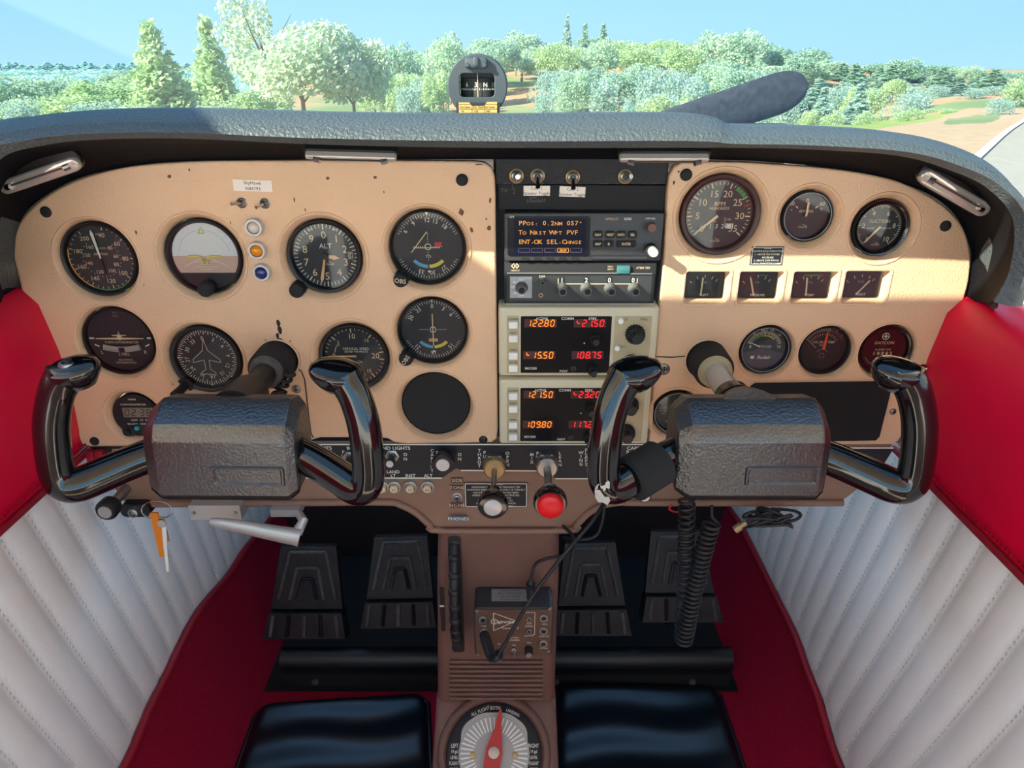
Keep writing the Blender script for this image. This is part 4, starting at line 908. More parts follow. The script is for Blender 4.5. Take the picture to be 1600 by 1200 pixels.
for s, px, py in (('NAV LIGHTS', 494, 701), ('BCN', 550, 701), ('LAND LIGHTS', 614, 701), ('CABIN AIR', 1000, 701)): q.text(s, *lp(px, py), .0044, -.0013, 'paint_white', wx=1.05, bold=.015)
q.text('LAND', *lp(614, 738), .0042, -.0013, 'paint_white', bold=.015); q.text('LT', *lp(614, 744), .0042, -.0013, 'paint_white', bold=.015); q.text('INST', *lp(641, 744), .0042, -.0013, 'paint_white', bold=.015); q.text('ALT', *lp(669, 744), .0042, -.0013, 'paint_white', bold=.015)
for s, px in (('PULL', 475), ('PULL', 536), ('PULL', 595), ('PULL', 981)): vt(q, s, px, 707, st=6.4)
for s, px in (('ON', 513), ('ON', 574), ('ON', 633), ('ON', 718), ('ON', 1017)): vt(q, s, px, 711, st=7)
vt(q, 'CARB', 675, 705, st=6.2); vt(q, 'HT', 675, 730, st=6.2); vt(q, 'PULL', 683, 708, st=6); vt(q, 'THROT', 749, 705, st=6); vt(q, 'PUSH', 757, 708, st=6.4); vt(q, 'OPEN', 793, 709, st=6); vt(q, 'MIX', 831, 711, st=6); vt(q, 'PULL', 840, 709, st=6); vt(q, 'LEAN', 875, 709, st=6); vt(q, 'WING', 908, 708, st=6); vt(q, 'FLAPS', 916, 704, st=5.6)
q.text('CABIN HT', *lp(1003, 744), .0042, -.0013, 'paint_white', bold=.01)
p0 = lp(175, 703); p1 = lp(214, 726)
for a in ((p0[0], p0[1], p1[0], p0[1]), (p0[0], p1[1], p1[0], p1[1]), (p0[0], p0[1], p0[0], p1[1])): q.line(*a, .0006, -.0013, 'paint_cream')
for i, s in enumerate(('DO NOT TURN OFF', 'ALTERNATOR IN', 'FLIGHT EXCEPT IN', 'EMERGENCY')): q.text(s, *lp(196, 706 + i * 5.4), .0022, -.0013, 'paint_cream')
vt(q, 'BAT', 169, 714, .003, 5)
PL = [c for c in LP.children if c.name.startswith('black_placard')]; cuts = [lp(300, 720)[0], lp(974, 720)[0], lp(1200, 720)[0]]
for k_, host in ((0, 3), (1, 0), (2, 1), (3, 2)):
    s_ = MB()
    for f_, mi_ in zip(q.f, q.m):
        cx_ = sum(q.v[i][0] for i in f_) / len(f_); z_ = sum(cx_ > c_ for c_ in cuts)
        if z_ == k_: s_.add([q.v[i] for i in f_], [tuple(range(len(f_)))], q.ms[mi_])
    if s_.v: s_.build('lettering', PL[host])
def pullknob(label, px, py, ln, r, cap_, nut=True, body='black', gx=None):
    t = pthing('pull_knob', label, 'knob', px, py, 0)
    if nut: q = MB(); q.lathe([(.0088, -.003), (.0088, .002), (.0066, .003), (.0060, .006)], 'steel', 6, cap1=True); q.build('nut', t, 30)
    q = MB(); q.lathe([(.004, 0), (.004, ln * .4), (r * .75, ln * .42), (r * .8, ln * .7), (r, ln * .75), (r, ln - .001), (r * .9, ln)], body, 22); q.disc(r * .9, ln, body, 22); q.build('knob', t, 40)
    q = MB(); q.lathe([(r * .74, ln), (r * .72, ln + .0008)], cap_, 22, cap1=True); q.build('cap', t, 40); return t
pullknob('silver-capped NAV LIGHTS pull knob', 494, 714, .014, .0072, 'cap_silver')
pullknob('silver-capped pull knob half hidden behind the left yoke handle', 548, 714, .020, .0060, 'cap_silver')
pullknob('silver-capped LAND LIGHTS pull knob', 613, 712, .020, .0060, 'cap_silver')
pullknob('small CABIN AIR pull knob under the right yoke handle', 1001, 716, .006, .0050, 'steel')
pullknob('silver-capped cabin heat pull knob below the right yoke arm', 1000, 752, .036, .0078, 'cap_silver', False)
# carb heat: square black knob
t = pthing('carb_heat_knob', 'black diamond-shaped carburetor heat knob with silver cap', 'knob', 694, 714)
q = MB(); q.lathe([(.009, -.002), (.0085, .012)], 'black_matte', 20); q.build('sleeve', t, 40)
q = MB(); q.prism(rnd([(.0165 * cos(a), .0165 * sin(a)) for a in (radians(8), radians(98), radians(188), radians(278))], .006), .010, .019, 'black'); q.build('knob', t, 40)
q = MB(); q.lathe([(.0082, .019), (.0078, .0202)], 'cap_silver', 28, cap1=True); q.build('cap', t, 40)
# throttle and mixture
def plunger(name, label, px, py, ln, rod, nutm, knobs):
    t = pthing(name, label, 'control', px, py)
    q = MB(); q.lathe([(.0145, -.004), (.0145, .008), (.0125, .010)], 'steel', 6, cap1=True); q.build('lock_nut', t, 30)
    q = MB(); q.lathe([(.0130, .008), (.0130, .018), (.0112, .020), (.004, .0205)], nutm, 32, cap1=True); q.build('collar', t, 40)
    q = MB(); q.lathe([(rod, .015), (rod, ln - .025)], 'steel', 16); q.build('rod', t, 40)
    for nm, prof, m in knobs:
        q = MB(); q.lathe([(r_, ln + z_) for r_, z_ in prof], m, 36, cap0=True, cap1=True); q.build(nm, t, 45)
    return t
plunger('throttle', 'black throttle plunger with silver centre in the middle of the lower panel', 773, 722, .098, .0032, 'brass', [('knob', [(.0035, -.034), (.0085, -.032), (.0095, -.018), (.0150, -.014), (.0168, -.009), (.0168, -.003), (.0150, 0), (.0115, .0004)], 'black_gloss'), ('knob_cap', [(.0100, 0), (.0098, .0018), (.0085, .0022)], 'cap_silver')])
plunger('mixture_control', 'bright red mixture plunger beside the throttle', 854, 720, .096, .0046, 'steel', [('knob', [(.0046, -.030), (.0110, -.027), (.0130, -.020), (.0185, -.010), (.0188, -.004), (.0165, .0)], 'black_gloss'), ('knob_cap', [(.0145, -.001), (.0142, .0050), (.0125, .0066)], 'red_knob')])
# flap switch
t = pthing('flap_switch', 'black wing flap lever switch with chrome ring', 'switch', 932, 714)
q = MB(); q.lathe([(.0100, -.002), (.0100, .004), (.0080, .006), (.0074, .002)], 'chrome', 28); q.build('ring', t, 40)
q = MB(); q.rrect(0, -.012, .016, .026, .001, .014, .003, 'black', bev=.002); q.build('lever', t, 40)
# circuit breakers
for i, (px, s) in enumerate(((597, '15'), (616, '20'), (641, '10'), (668, '60'))):
    t = pthing('circuit_breaker', 'round circuit breaker button, %s of the row under the switch strip' % ('first', 'second', 'third', 'last')[i], 'button', px, 761, 0, 'circuit breakers')
    q = MB(); q.lathe([(.0082, -.006), (.0082, .001), (.0066, .0025), (.0058, .0015)], 'alu', 28); q.build('ring', t, 40)
    q = MB(); q.lathe([(.0050, -.002), (.0050, .006), (.0044, .0068)], 'paint_cream', 22, cap1=True); b = q.build('button', t, 40)
    q = MB(); q.text(s, 0, 0, .0036, .0071, 'ink'); q.build('number', b)
# rocker, ELT placard, tapes
t = pthing('master_switch', 'red master rocker switch at the lower left corner of the panel', 'switch', 148, 714)
for s in (-1, 1): q = MB(); q.rrect(s * .0052 + .002, 0, .0096, .020, -.003, .005, .0015, 'red_switch', bev=.001); q.build('rocker', t, 40)
sticker('placard', 'black emergency locator transmitter placard behind the throttle', 775, 775, .0780, .0355, ['WARNING!', 'EMERGENCY LOCATOR TRANSMITTER', 'AVIATION EMERGENCY USE ONLY. IF THIS ELT', 'UNLICENSED OPERATION HAS BEEN', 'OPERATION UNLAWFUL. ACTIVATED,', 'FCC RULES. SWITCH TO', 'OR LICENSE ON, THEN TO', 'MANUFACTURED BY ACTIVATE', 'LEIGH SYSTEMS AND RESET'], .0024, z=-.002, m='placard', ink='paint_white', border=.0010)
for s, py in (('SIDE', 752), ('TONE', 763.5), ('NONE', 791)): sticker('embossed_label', 'brown embossed %s tape label beside the emergency placard' % s, 714, py, .0150, .0070, [s], .0042, z=-.0025, m='embosstape', ink='paint_cream', wx=1.15)
sticker('embossed_label', 'blue embossed PHONES tape label under the sidetone switch', 716.5, 809, .0235, .0062, ['PHONES'], .0044, z=.002, m='bluetape', ink='paint_white', wx=1.1)
toggle('small toggle between the TONE and NONE tape labels', 714, 777, .0062, -.003, (.1, -.3), 'alu', .010)
# primer knob, key, under-dash things
t = pthing('primer_knob', 'black primer knob with white cap below the left yoke', 'knob', 196, 765, 0)
q = MB(); q.lathe([(.006, -.004), (.006, .02), (.0045, .022), (.0045, .035)], 'steel', 16); q.build('rod', t, 40)
q = MB(); q.lathe([(.006, .03), (.0125, .034), (.0130, .046), (.011, .049)], 'black', 28, cap1=True); q.build('knob', t, 40)
q = MB(); q.lathe([(.0080, .049), (.0078, .0505)], 'dialwhite', 24, cap1=True); q.build('cap', t, 40)
X1, Z1 = pan(216, 792); t = thing('ignition_switch', 'black ignition key switch under the panel edge', 'switch', (X1, -.005, Z1), None, (pi / 2, 0, 0))
q = MB(); q.rrect(0, 0, .036, .018, -.02, .004, .007, 'black'); q.build('housing', t, 40); q = MB(); q.lathe([(.007, .004), (.006, .010), (.004, .011), (.003, .008)], 'steel', 20, cap1=True); q.build('lock_barrel', t, 40)
Kp = PY(245, 797, -.045)
t = thing('key_ring', 'wire key ring with an orange tag and keys hanging under the left yoke', 'keys', PY(248, 890, -.045))
q = MB(); q.tube([Kp + Vector((.018 * cos(a), .004 * sin(a), .010 * sin(a))) for a in [2 * pi * k / 32 for k in range(33)]], .0009, 'chrome', 6); q.build('ring', t, 60, t.location)
q = MB(); a = PY(241, 800, -.047); b = PY(242, 868, -.047); q.box(a.x - .0042, a.x + .0050, -.050, -.047, b.z, a.z, 'orange_tag'); q.build('tag', t, None, t.location)
q = MB(); a = PY(256, 822, -.05); b = PY(262, 893, -.05); q.tube([a, (a + b) / 2 + Vector((-.0005, 0, 0)), b], [.0030, .0022, .0018], 'white', 8, sq=(1, .5)); q.lathe([(.005, 0), (.005, .0018)], 'alu', 18, cap0=True, cap1=True); n_ = 36
for i in range(len(q.v) - n_, len(q.v)):
    v = q.v[i]; q.v[i] = (v[0] + a.x - .001, -.05 - v[2], v[1] + a.z + .004)
q.build('key', t, 50, t.location)
q = MB(); a = PY(251, 800, -.048); b = PY(254, 845, -.048); q.box(a.x - .003, a.x + .003, -.0495, -.0480, b.z, a.z - .006, 'brass'); q.build('key', t, None, t.location)
t = thing('parking_brake', 'silver parking brake handle hanging below the left yoke', 'handle', PY(460, 845, -.01))
a = PY(328, 815, -.045); b = PY(468, 840, -.035); c = PY(462, 795, 0)
q = MB(); P = crom([a, a * .7 + b * .3 + Vector((0, 0, .001)), a * .3 + b * .7, b], 5); q.tube(P, [.0045 + .0075 * (i / (len(P) - 1)) ** .6 for i in range(len(P))], 'alu', 12, sq=(.7, 1)); q.build('grip', t, 50, t.location)
q = MB(); q.tube([b + Vector((-.004, .004, .004)), b + Vector((.004, .010, .018)), c], [.007, .006, .005], 'alu', 10); q.build('shaft', t, 50, t.location)
q = MB(); q.box(c.x - .028, c.x + .008, -.012, .02, c.z - .004, c.z + .006, 'alu'); q.build('bracket', t, None, t.location)
a = PY(294, 790, -.012); b = PY(378, 812, -.012)
t = thing('metal_bracket', 'brushed aluminium box bracket under the left yoke', 'bracket', ((a.x + b.x) / 2, -.012, b.z)); q = MB(); q.box(a.x, b.x, -.012, .03, b.z, a.z, 'alu'); q.build('box', t, None, t.location)
q = MB(); 
for xx in (a.x + .006, b.x - .006): q.tube([(xx, -.012, (a.z + b.z) / 2), (xx, -.0135, (a.z + b.z) / 2)], .002, 'steel', 10)
q.build('rivet', t, None, t.location)
# ================================================================ CONTROL YOKES
def yoke(label, X, shaftmat, sleeve, foam, roll):
    base = Vector((X, -.165, .678)); t = thing('control_yoke', label, 'yoke', base)
    t.rotation_euler = (0, radians(roll), 0)
    prof = [(-.187, .676), (-.1912, .683), (-.1865, .7355), (-.1860, .7368), (-.1785, .7490), (-.1775, .7500), (-.158, .7615), (-.150, .7640), (-.126, .757), (-.122, .745), (-.122, .690), (-.135, .679), (-.190, .6775)]
    cy, cz = -.158, .722
    q = MB(); ls = []
    for x, k in ((-.0700, .74), (-.0690, .80), (-.0580, .985), (-.056, 1), (.060, 1), (.0618, .985), (.0690, .84), (.0700, .78)):
        ls.append([(X + x, cy + (a - cy) * k, cz + (b - cz) * k - (.0 if k > .95 else .002)) for a, b in prof])
    q.loft([l[::-1] for l in ls], 'vinyl'); hub = q.build('hub', t, 14, base)
    q = MB(); cx = X + .026                                   # moulded badge frame on the pilot's face
    def rr(w, h, y, r): return [(cx + p[0], y + .0045 + .089 * (p[1]), .703 + p[1]) for p in rnd([(-w / 2, -h / 2), (w / 2, -h / 2), (w / 2, h / 2), (-w / 2, h / 2)], r)]
    q.loft([rr(.068, .0200, -.1935, .003), rr(.066, .0180, -.1961, .003), rr(.063, .0160, -.1961, .002), rr(.059, .0125, -.1937, .002)], 'vinyl', False, True); q.build('badge_frame', hub, 40, base)
    q = MB(); 
    if sleeve:
        q.tube([(X, -.135, .741), (X, -.115, .742), (X, -.088, .742), (X, -.085, .742)], [.0245, .0215, .0195, .0165], 'black', 24)
    else:
        q.tube([(X, -.150, .741), (X, -.130, .743), (X, -.120, .743)], [.034, .025, .019], 'vinyl', 20); q.tube([(X, -.126, .742), (X, -.100, .742), (X, -.098, .742)], [.0195, .0185, .016], 'black_gloss', 24)
        q.tube([(X, -.117, .742), (X, -.115, .742)], .0205, 'black', 24)
    q.build('shaft_sleeve', t, 40, base)
    q = MB(); q.tube([(X, -.10, .742), (X, .03, .742)], .0128, shaftmat, 24); q.build('shaft', t, 40, base)
    q = MB(); q.tube([(X, -.034, .742), (X, -.030, .742), (X, .02, .742)], [.0195, .0220, .0228], 'black_matte', 28); c_ = q.build('panel_collar', t, 40, base)
    q = MB(); q.tube([(X, -.042, .742), (X, -.040, .742), (X, -.031, .742)], [.0155, .0175, .0195], 'wearedge' if sleeve else 'cream_dark', 28); q.build('worn_ring', c_, 40, base)
    for s in (-1, 1):
        P = [(.052, -.156, .7150), (.083, -.171, .7085), (.110, -.188, .7015), (.1275, -.200, .698), (.1365, -.2035, .7025), (.1398, -.2025, .715), (.1395, -.199, .738), (.1370, -.1945, .762), (.1300, -.189, .786), (.1215, -.1845, .801)]
        P = crom([Vector((X + s * a, b, c)) for a, b, c in P], 5)
        n = len(P); R = []
        for i in range(n):
            u = i / (n - 1)
            R.append(.0155 if u < .3 else (.0155 - .0015 * min(1, (u - .3) / .15)))
        # wavy inner finger grips are subtle; a broad thumb pad closes the top
        top = P[-1]; d = (P[-1] - P[-2]).normalized()
        for i in range(n):
            u = i / (n - 1)
            if u > .86: R[i] = .0140 + .0015 * ((u - .86) / .14) ** 1.5
        q = MB(); q.tube(P, R, 'black_gloss', 20, sq=(1.0, 1.06)); h = q.build('handle', t, 60, base)
        q = MB(); Mt = Matrix.Translation(top + Vector((-s * .0065, .001, .0035))) @ Matrix.Rotation(s * radians(10), 4, 'Y') @ Matrix.Rotation(radians(14), 4, 'X')
        q.loft([[(.0245 * k_ * cos(2 * pi * j / 28), .0185 * k_ * sin(2 * pi * j / 28), z_) for j in range(28)] for z_, k_ in ((-.016, .55), (-.010, .78), (-.004, .95), (0, 1.0), (.0035, .97), (.006, .86), (.0075, .66), (.0082, .4))], 'black_gloss'); q.xf(Mt); q.build('thumb_pad', h, 60, base); e_ = Mt @ Vector((0, 0, .008))
        if s < 0 and sleeve:
            q = MB(); c0 = e_ + Vector((0, 0, -.001)); q.lathe([(.0078, -.001), (.0075, .0016), (.0055, .0022), (.0048, .0016)], 'steel', 24); q.lathe([(.0036, .001), (.0036, .0042), (.0028, .0048)], 'black', 16, cap1=True); q.xf(Matrix.Translation(c0)); q.build('talk_button', t, 40, base)
        if foam and s < 0:
            a0 = Vector((X - .083, -.173, .7085)); a1 = Vector((X - .113, -.192, .7005)); q = MB(); q.tube([a0, a0 * .98 + a1 * .02, a1 * .98 + a0 * .02, a1], [.0205, .0218, .0218, .0205], 'foam', 24); q.build('foam_wrap', t, 40, base)
            q = MB(); rg = random.Random(3)
            cc = Vector((X - .1360, -.2035, .7000)); vs = []; nn = 14
            ring_ = [cc + Vector((-.003 + .0095 * cos(2 * pi * k / nn) * rg.uniform(.75, 1.15), -.0135 + .0030 * cos(2 * pi * k / nn) ** 2, .0015 + .0125 * sin(2 * pi * k / nn) * rg.uniform(.75, 1.15))) for k in range(nn)]
            ring2 = [cc + (p - cc) * .6 + Vector((-.001, -.0062, .001)) for p in ring_]
            q.loft([ring_, ring2], 'aluchip', False, True); q.build('bare_metal_patch', h, 60, base)
    return t
yoke('black control yoke on a dark shaft in front of the left panel', -.269, 'black', True, False, .6)
yoke('black control yoke on a polished steel shaft with a foam wrapped arm', .222, 'shaft_steel', False, True, 0)
# ================================================================ COILED CORDS AND CABLES
def coil(P, turns, R, r, m='cord', straight=0):
    C = crom(P, 12); L = [0]
    for a, b in zip(C, C[1:]): L.append(L[-1] + (b - a).length)
    n = turns * 14; out = []
    for i in range(n + 1):
        s = L[-1] * i / n; k = max(j for j in range(len(L)) if L[j] <= s + 1e-9); k = min(k, len(C) - 2); f_ = (s - L[k]) / max(1e-9, L[k + 1] - L[k])
        c = C[k].lerp(C[k + 1], f_); tt = (C[k + 1] - C[k]).normalized(); u = Vector((1, 0, 0)); u = (u - tt * u.dot(tt)).normalized(); w = tt.cross(u); a = 2 * pi * i / 14
        out.append(c + (u * cos(a) + w * sin(a)) * R)
    return out
def cordthing(name, label, path, r, m='cord', seg=6, extra=None, cat='cord'):
    lo = min(path, key=lambda p: p[2]); t = thing(name, label, cat, lo); q = MB(); q.tube(path, r, m, seg); q.build('cable', t, 70, t.location)
    if extra: extra(t)
    return t
cordthing('coiled_cord', 'coiled black cord hanging behind the shaft of the left yoke', coil([PY(452, 580, -.03), PY(440, 600, -.03), PY(434, 625, -.04), PY(430, 650, -.05)], 6, .0065, .0022), .0024)
cordthing('coiled_cord', 'loosely coiled black cord hanging straight down below the right yoke', [PY(1068, 760, -.06)] + coil([PY(1073, 778, -.06), PY(1072, 850, -.06), PY(1069, 930, -.06), PY(1066, 1000, -.06)], 24, .0085, .0022), .0019)
cordthing('coiled_cord', 'tightly coiled black cord slanting down below the right yoke', [PY(1112, 790, -.07), PY(1112, 808, -.07)] + coil([PY(1112, 818, -.07), PY(1100, 860, -.07), PY(1083, 930, -.07), PY(1068, 1006, -.07)], 27, .0090, .0024), .0021)
rg = random.Random(11)
def tangle(label, cx, cy, w, h, n, Y):
    P = []
    for i in range(n): P.append(PY(cx + rg.uniform(-w, w), cy + rg.uniform(-h, h), Y + rg.uniform(-.015, .015)))
    return cordthing('cable_bundle', label, crom(P, 6), .0021, 'cord', 6)
tangle('tangled bundle of thin black cables under the right yoke hub', 1200, 808, 38, 16, 22, -.03)
cordthing('cable', 'thin black cable looping right of the tangled bundle', crom([PY(1205, 795, -.03), PY(1240, 798, -.03), PY(1251, 806, -.03), PY(1235, 814, -.03), PY(1210, 805, -.03)], 6), .002)
def bnc(t):
    q = MB(); a = PY(1148, 828, -.03); b = PY(1166, 816, -.03); q.tube([a, a * .5 + b * .5, a * .49 + b * .51, b], [.005, .005, .0036, .0036], 'brass', 12); q.build('connector', t, 40, t.location)
cordthing('antenna_cable', 'thin cable with a brass connector below the right yoke', crom([PY(1166, 816, -.03), PY(1185, 806, -.03), PY(1200, 798, -.02)], 6), .002, 'cord', 6, bnc)
cordthing('red_wire', 'thin red wire loop beside the hanging coiled cords', crom([PY(1050, 788, -.03), PY(1046, 796, -.03), PY(1060, 800, -.03), PY(1085, 795, -.03), PY(1080, 785, -.03)], 6), .0012, 'redwire', 6, None, 'wire')
cordthing('yellow_wire', 'short yellow wire between the hanging coiled cords', crom([PY(1072, 786, -.035), PY(1080, 792, -.035), PY(1086, 788, -.035)], 6), .0014, 'yellowwire', 6, None, 'wire')
# ================================================================ PEDESTAL
pb = Vector((-.025, 0, 0)); PED = thing('pedestal', 'brown plastic centre pedestal between the rudder pedals', 'console', pb)
def lev(xl, xr, Yf, z, r=.012):
    L = [(xl, .5, z)]; 
    for k in range(6): a = pi / 2 * k / 5; L.append((xl + r - r * cos(a), Yf + r - r * sin(a), z))
    for k in range(6): a = pi / 2 * (1 - k / 5); L.append((xr - r + r * cos(a), Yf + r - r * sin(a), z))
    L.append((xr, .5, z)); return L
def xs(px, py, Y): return PY(px, py, Y).x
q = MB(); levels = []
for py, l, r_, Yf in ((826, 684, 874, -.001), (900, 682, 874, 0), (1000, 683, 870, 0), (1096, 683, 867, 0), (1101, 681, 869, -.004)):
    p = PY(l, py, Yf); levels.append(lev(p.x, xs(r_, py, Yf), Yf, p.z))
p = PY(775, 1101, -.004); zt = p.z; levels.append(lev(levels[-1][0][0], levels[-1][-1][0], -.010, zt - .004)); levels.append(lev(levels[-1][0][0] - .004, levels[-1][-1][0] + .004, -.20, zt - .135)); levels.append(lev(levels[-1][0][0], levels[-1][-1][0], -.205, .001))
q.loft(levels, 'brown_dark'); q.build('body', PED, 45, pb)
for i in range(9):
    a = PY(703, 1033 + i * 7.2, -.001); b = PY(848, 1033 + i * 7.2, -.001); q = MB(); q.tube([a, a + Vector((.002, -.001, 0)), b + Vector((-.002, -.001, 0)), b], .0022, 'brown_dark', 8); q.build('rib', PED, 60, pb)
q = MB()
def pslot(px0, py0, px1, py1, r, m, d):
    a = PY(px0, (py0 + py1) / 2, 0); b = PY(px1, (py0 + py1) / 2, 0); c = PY(px0, py0, 0); e_ = PY(px0, py1, 0)
    P_ = rnd([(a.x, e_.z), (b.x, e_.z), (b.x, c.z), (a.x, c.z)], r); q.loft([[(x, .002, z) for x, z in P_], [(x, -d, z) for x, z in P_]], m, False, True)
pslot(703, 836, 723, 1018, .006, 'black', .0012); pslot(688, 918, 695, 985, .003, 'black', .0012); q.build('slot', PED, None, pb)
q = MB(); a = PY(687, 947, -.002); q.box(a.x, a.x + .006, -.003, 0, a.z - .0008, a.z + .0008, 'paint_white'); q.build('trim_pointer', PED, None, pb)
# trim wheel
tw = Vector((PY(712, 925, -.012).x, .071, .408)); t = thing('trim_wheel', 'black ribbed elevator trim wheel standing in the pedestal slot', 'wheel', tw + Vector((0, 0, -.10)))
q = MB(); n = 72; ls = []
for k in range(n):
    a = 2 * pi * k / n; rr_ = .106; c = Vector((tw.x, tw.y + rr_ * cos(a), tw.z + rr_ * sin(a))); d = Vector((0, cos(a), sin(a)))
    ls.append([tuple(c + Vector((.0062, 0, 0)) * cos(b) + d * .0062 * sin(b)) for b in [2 * pi * j / 10 for j in range(10)]])
ls.append(ls[0]); q.loft(ls, 'black', False, False); q.tube([(tw.x - .004, tw.y, tw.z), (tw.x + .004, tw.y, tw.z)], .1, 'black', 48); rim_ = q.build('rim', t, 60, t.location)
for k in range(32):
    a = 2 * pi * k / 32 + .1; c = Vector((tw.x, tw.y + .106 * cos(a), tw.z + .106 * sin(a))); tg = Vector((0, -sin(a), cos(a))); q = MB()
    q.tube([c - tg * .0042, c - tg * .002, c + tg * .002, c + tg * .0042], [.0060, .0078, .0078, .0060], 'black', 12); q.build('grip_bead', t, 60, t.location)
# ---- intercom box
ib = PY(802, 1026, -.042); t = thing('intercom', 'small brown intercom box with jacks mounted on the pedestal', 'intercom', ib)
a = PY(740, 951, -.042); b = PY(865, 951, -.042); H_ = a.z - ib.z; xm = (a.x + b.x) / 2; w = b.x - a.x
q = MB(); q.rrect(0, 0, w, H_ * 1.0, 0, .040, .005, 'gunmetal', bev=.001)
Mi = Matrix.Translation((xm - ib.x, .042, H_ / 2)) @ Matrix.Rotation(pi / 2, 4, 'X'); q.xf(Mi); q.build('case', t, 40)
def ipart(nm, q, par=None, sm=40): q.xf(Mi); return q.build(nm, par or t, sm)
q = MB(); q.rrect(0, 0, w - .004, H_ - .004, .039, .0415, .001, 'intercom'); fc = ipart('face_plate', q)
Zi = .0417; I = lambda px, py: ((px - 802.5) / 125 * w, -(py - 988.5) / 75 * H_)
q = MB(); tri = [I(771, 958), I(771, 985), I(806, 970)]
for k in range(3): q.line(*tri[k], *tri[(k + 1) % 3], .0008, Zi, 'paint_white')
q.ring(.0036, .0044, Zi + .0001, 'paint_white', c=I(772, 971)); q.disc(.0036, Zi + .00005, 'intercom', 20, I(772, 971)); q.text('S', *I(772, 971), .005, Zi + .0002, 'paint_white', bold=.02); q.text('igtronics', *I(777, 971), .0045, Zi + .0002, 'paint_white', 'L', bold=.015, wx=.95); q.text('Transcom II', *I(797, 981), .0032, Zi, 'paint_white', shear=.3)
for s, px, py in (('MIKE', 755, 978), ('AUX', 827, 974), ('AUDIO', 827, 978), ('INPUT', 827, 957), ('OUTPUT', 827, 993), ('MIKE', 851, 975), ('XMIT SW', 851, 994), ('PHONE', 851, 1013), ('BATTERY', 803, 996), ('POWERED', 803, 1000), ('ON', 803, 1008), ('VOL', 827, 1004), ('SQ', 779, 1006)): q.text(s, *I(px, py), .0022, Zi, 'paint_white')
q.line(*I(836, 957), *I(836, 991), .0005, Zi, 'paint_white'); q.line(*I(832, 957), *I(836, 957), .0005, Zi, 'paint_white'); q.line(*I(832, 991), *I(836, 991), .0005, Zi, 'paint_white')
ipart('lettering', q, fc)
for px, py, r_ in ((754, 968, .0062), (756, 987, .0062), (850, 965, .0062), (850, 985, .0062), (850, 1005, .0062), (827, 967, .0040), (827, 985, .0040)):
    q = MB(); x, y = I(px, py); q.lathe([(r_, .041), (r_, .0425), (r_ * .8, .0440), (r_ * .55, .0440), (r_ * .5, .0430)], 'steel', 24, (x, y)); q.disc(r_ * .5, .0430, 'black', 16, (x, y)); ipart('jack', q)
for px, py in ((745, 954), (859, 951), (745, 1022), (859, 1017)):
    q = MB(); x, y = I(px, py); q.lathe([(.0026, .041), (.0022, .0430)], 'screwsteel', 14, (x, y), cap1=True); ipart('screw', q)
for px, py in ((779, 1020), (827, 1014)):
    q = MB(); x, y = I(px, py); q.lathe([(.0055, .041), (.0050, .052), (.0044, .053)], 'black_matte', 16, (x, y), cap1=True); q.lathe([(.0040, .053), (.0038, .0535)], 'steel', 14, (x, y), cap1=True); ipart('knob', q)
q = MB(); x, y = I(803, 1014); q.lathe([(.0036, .041), (.0036, .044)], 'steel', 6, (x, y), cap1=True); q.tube([(x, y, .044), (x, y - .004, .051)], [.0012, .0020], 'chrome', 8); ipart('power_toggle', q)
a = PZ(768, 940, ib.z + H_); b = PZ(827, 921, ib.z + H_); q = MB(); zt_ = ib.z + H_ + .0006
q.add([(a.x, a.y, zt_), (PZ(827, 940, zt_).x, a.y, zt_), (PZ(827, 921, zt_).x, b.y, zt_), (PZ(768, 921, zt_).x, b.y, zt_)], [(0, 1, 2, 3)], 'plate_grey')
for i in range(4): q.text(('MODEL SPO-22', 'SERIAL 2191232', 'SIGTRONICS CORP', 'COVINA CALIF')[i], PZ(797, 930, zt_).x, a.y + (b.y - a.y) * (.12 + .25 * i), .0026, zt_ + .0003, 'ink', rot=180)
q.build('serial_plate', t, None, ib)
# plugs and cords of the intercom
a = PZ(829, 935, ib.z + H_)
def plug_up(t_):
    q = MB(); q.tube([a, a + Vector((0, 0, .012)), a + Vector((0, .001, .026)), a + Vector((0, .002, .028))], [.0052, .0052, .0044, .0030], 'cord', 12)
    for k in range(5): q.tube([a + Vector((0, 0, .010 + k * .003)), a + Vector((0, 0, .0115 + k * .003))], .0056, 'cord', 12)
    q.build('plug', t_, 40, t_.location)
cordthing('power_cord', 'thin black cord with a ribbed plug standing in the top of the intercom', crom([a + Vector((0, .002, .026)), PY(835, 884, -.01), PY(850, 874, -.015), PY(885, 866, -.02), PY(897, 850, -.03), PY(893, 835, -.02), PY(880, 822, .0)], 8), .0021, 'cord', 8, plug_up)
e0 = PY(756, 990, -.05); e1 = PY(768, 1027, -.085)
def jackplug(t_):
    q = MB(); q.tube([e0, e0 * .8 + e1 * .2, e0 * .25 + e1 * .75, e1], [.0058, .0066, .0068, .0062], 'cord', 16); q.build('plug', t_, 40, t_.location)
    q = MB(); P = [e1, e1 + Vector((.004, 0, -.002)), e1 + Vector((.010, 0, .001))]; q.tube(crom(P, 4), [.0064 - .0003 * k for k in range(9)], 'cord', 14); q.build('strain_relief', t_, 40, t_.location)
cordthing('headset_cord', 'black cord with a large jack plug crossing the face of the intercom', crom([e1 + Vector((.008, 0, 0)), PY(780, 1022, -.085), PY(830, 935, -.07), PY(880, 868, -.05), PY(925, 815, -.03), PY(944, 785, -.01)], 8), .0023, 'cord', 8, jackplug)
cordthing('cable', 'thin black cable looping under the lower panel right of the pedestal', crom([PY(945, 780, -.005), PY(941, 815, -.01), PY(930, 838, -.012), PY(905, 843, -.012), PY(880, 840, .02)], 8), .002)
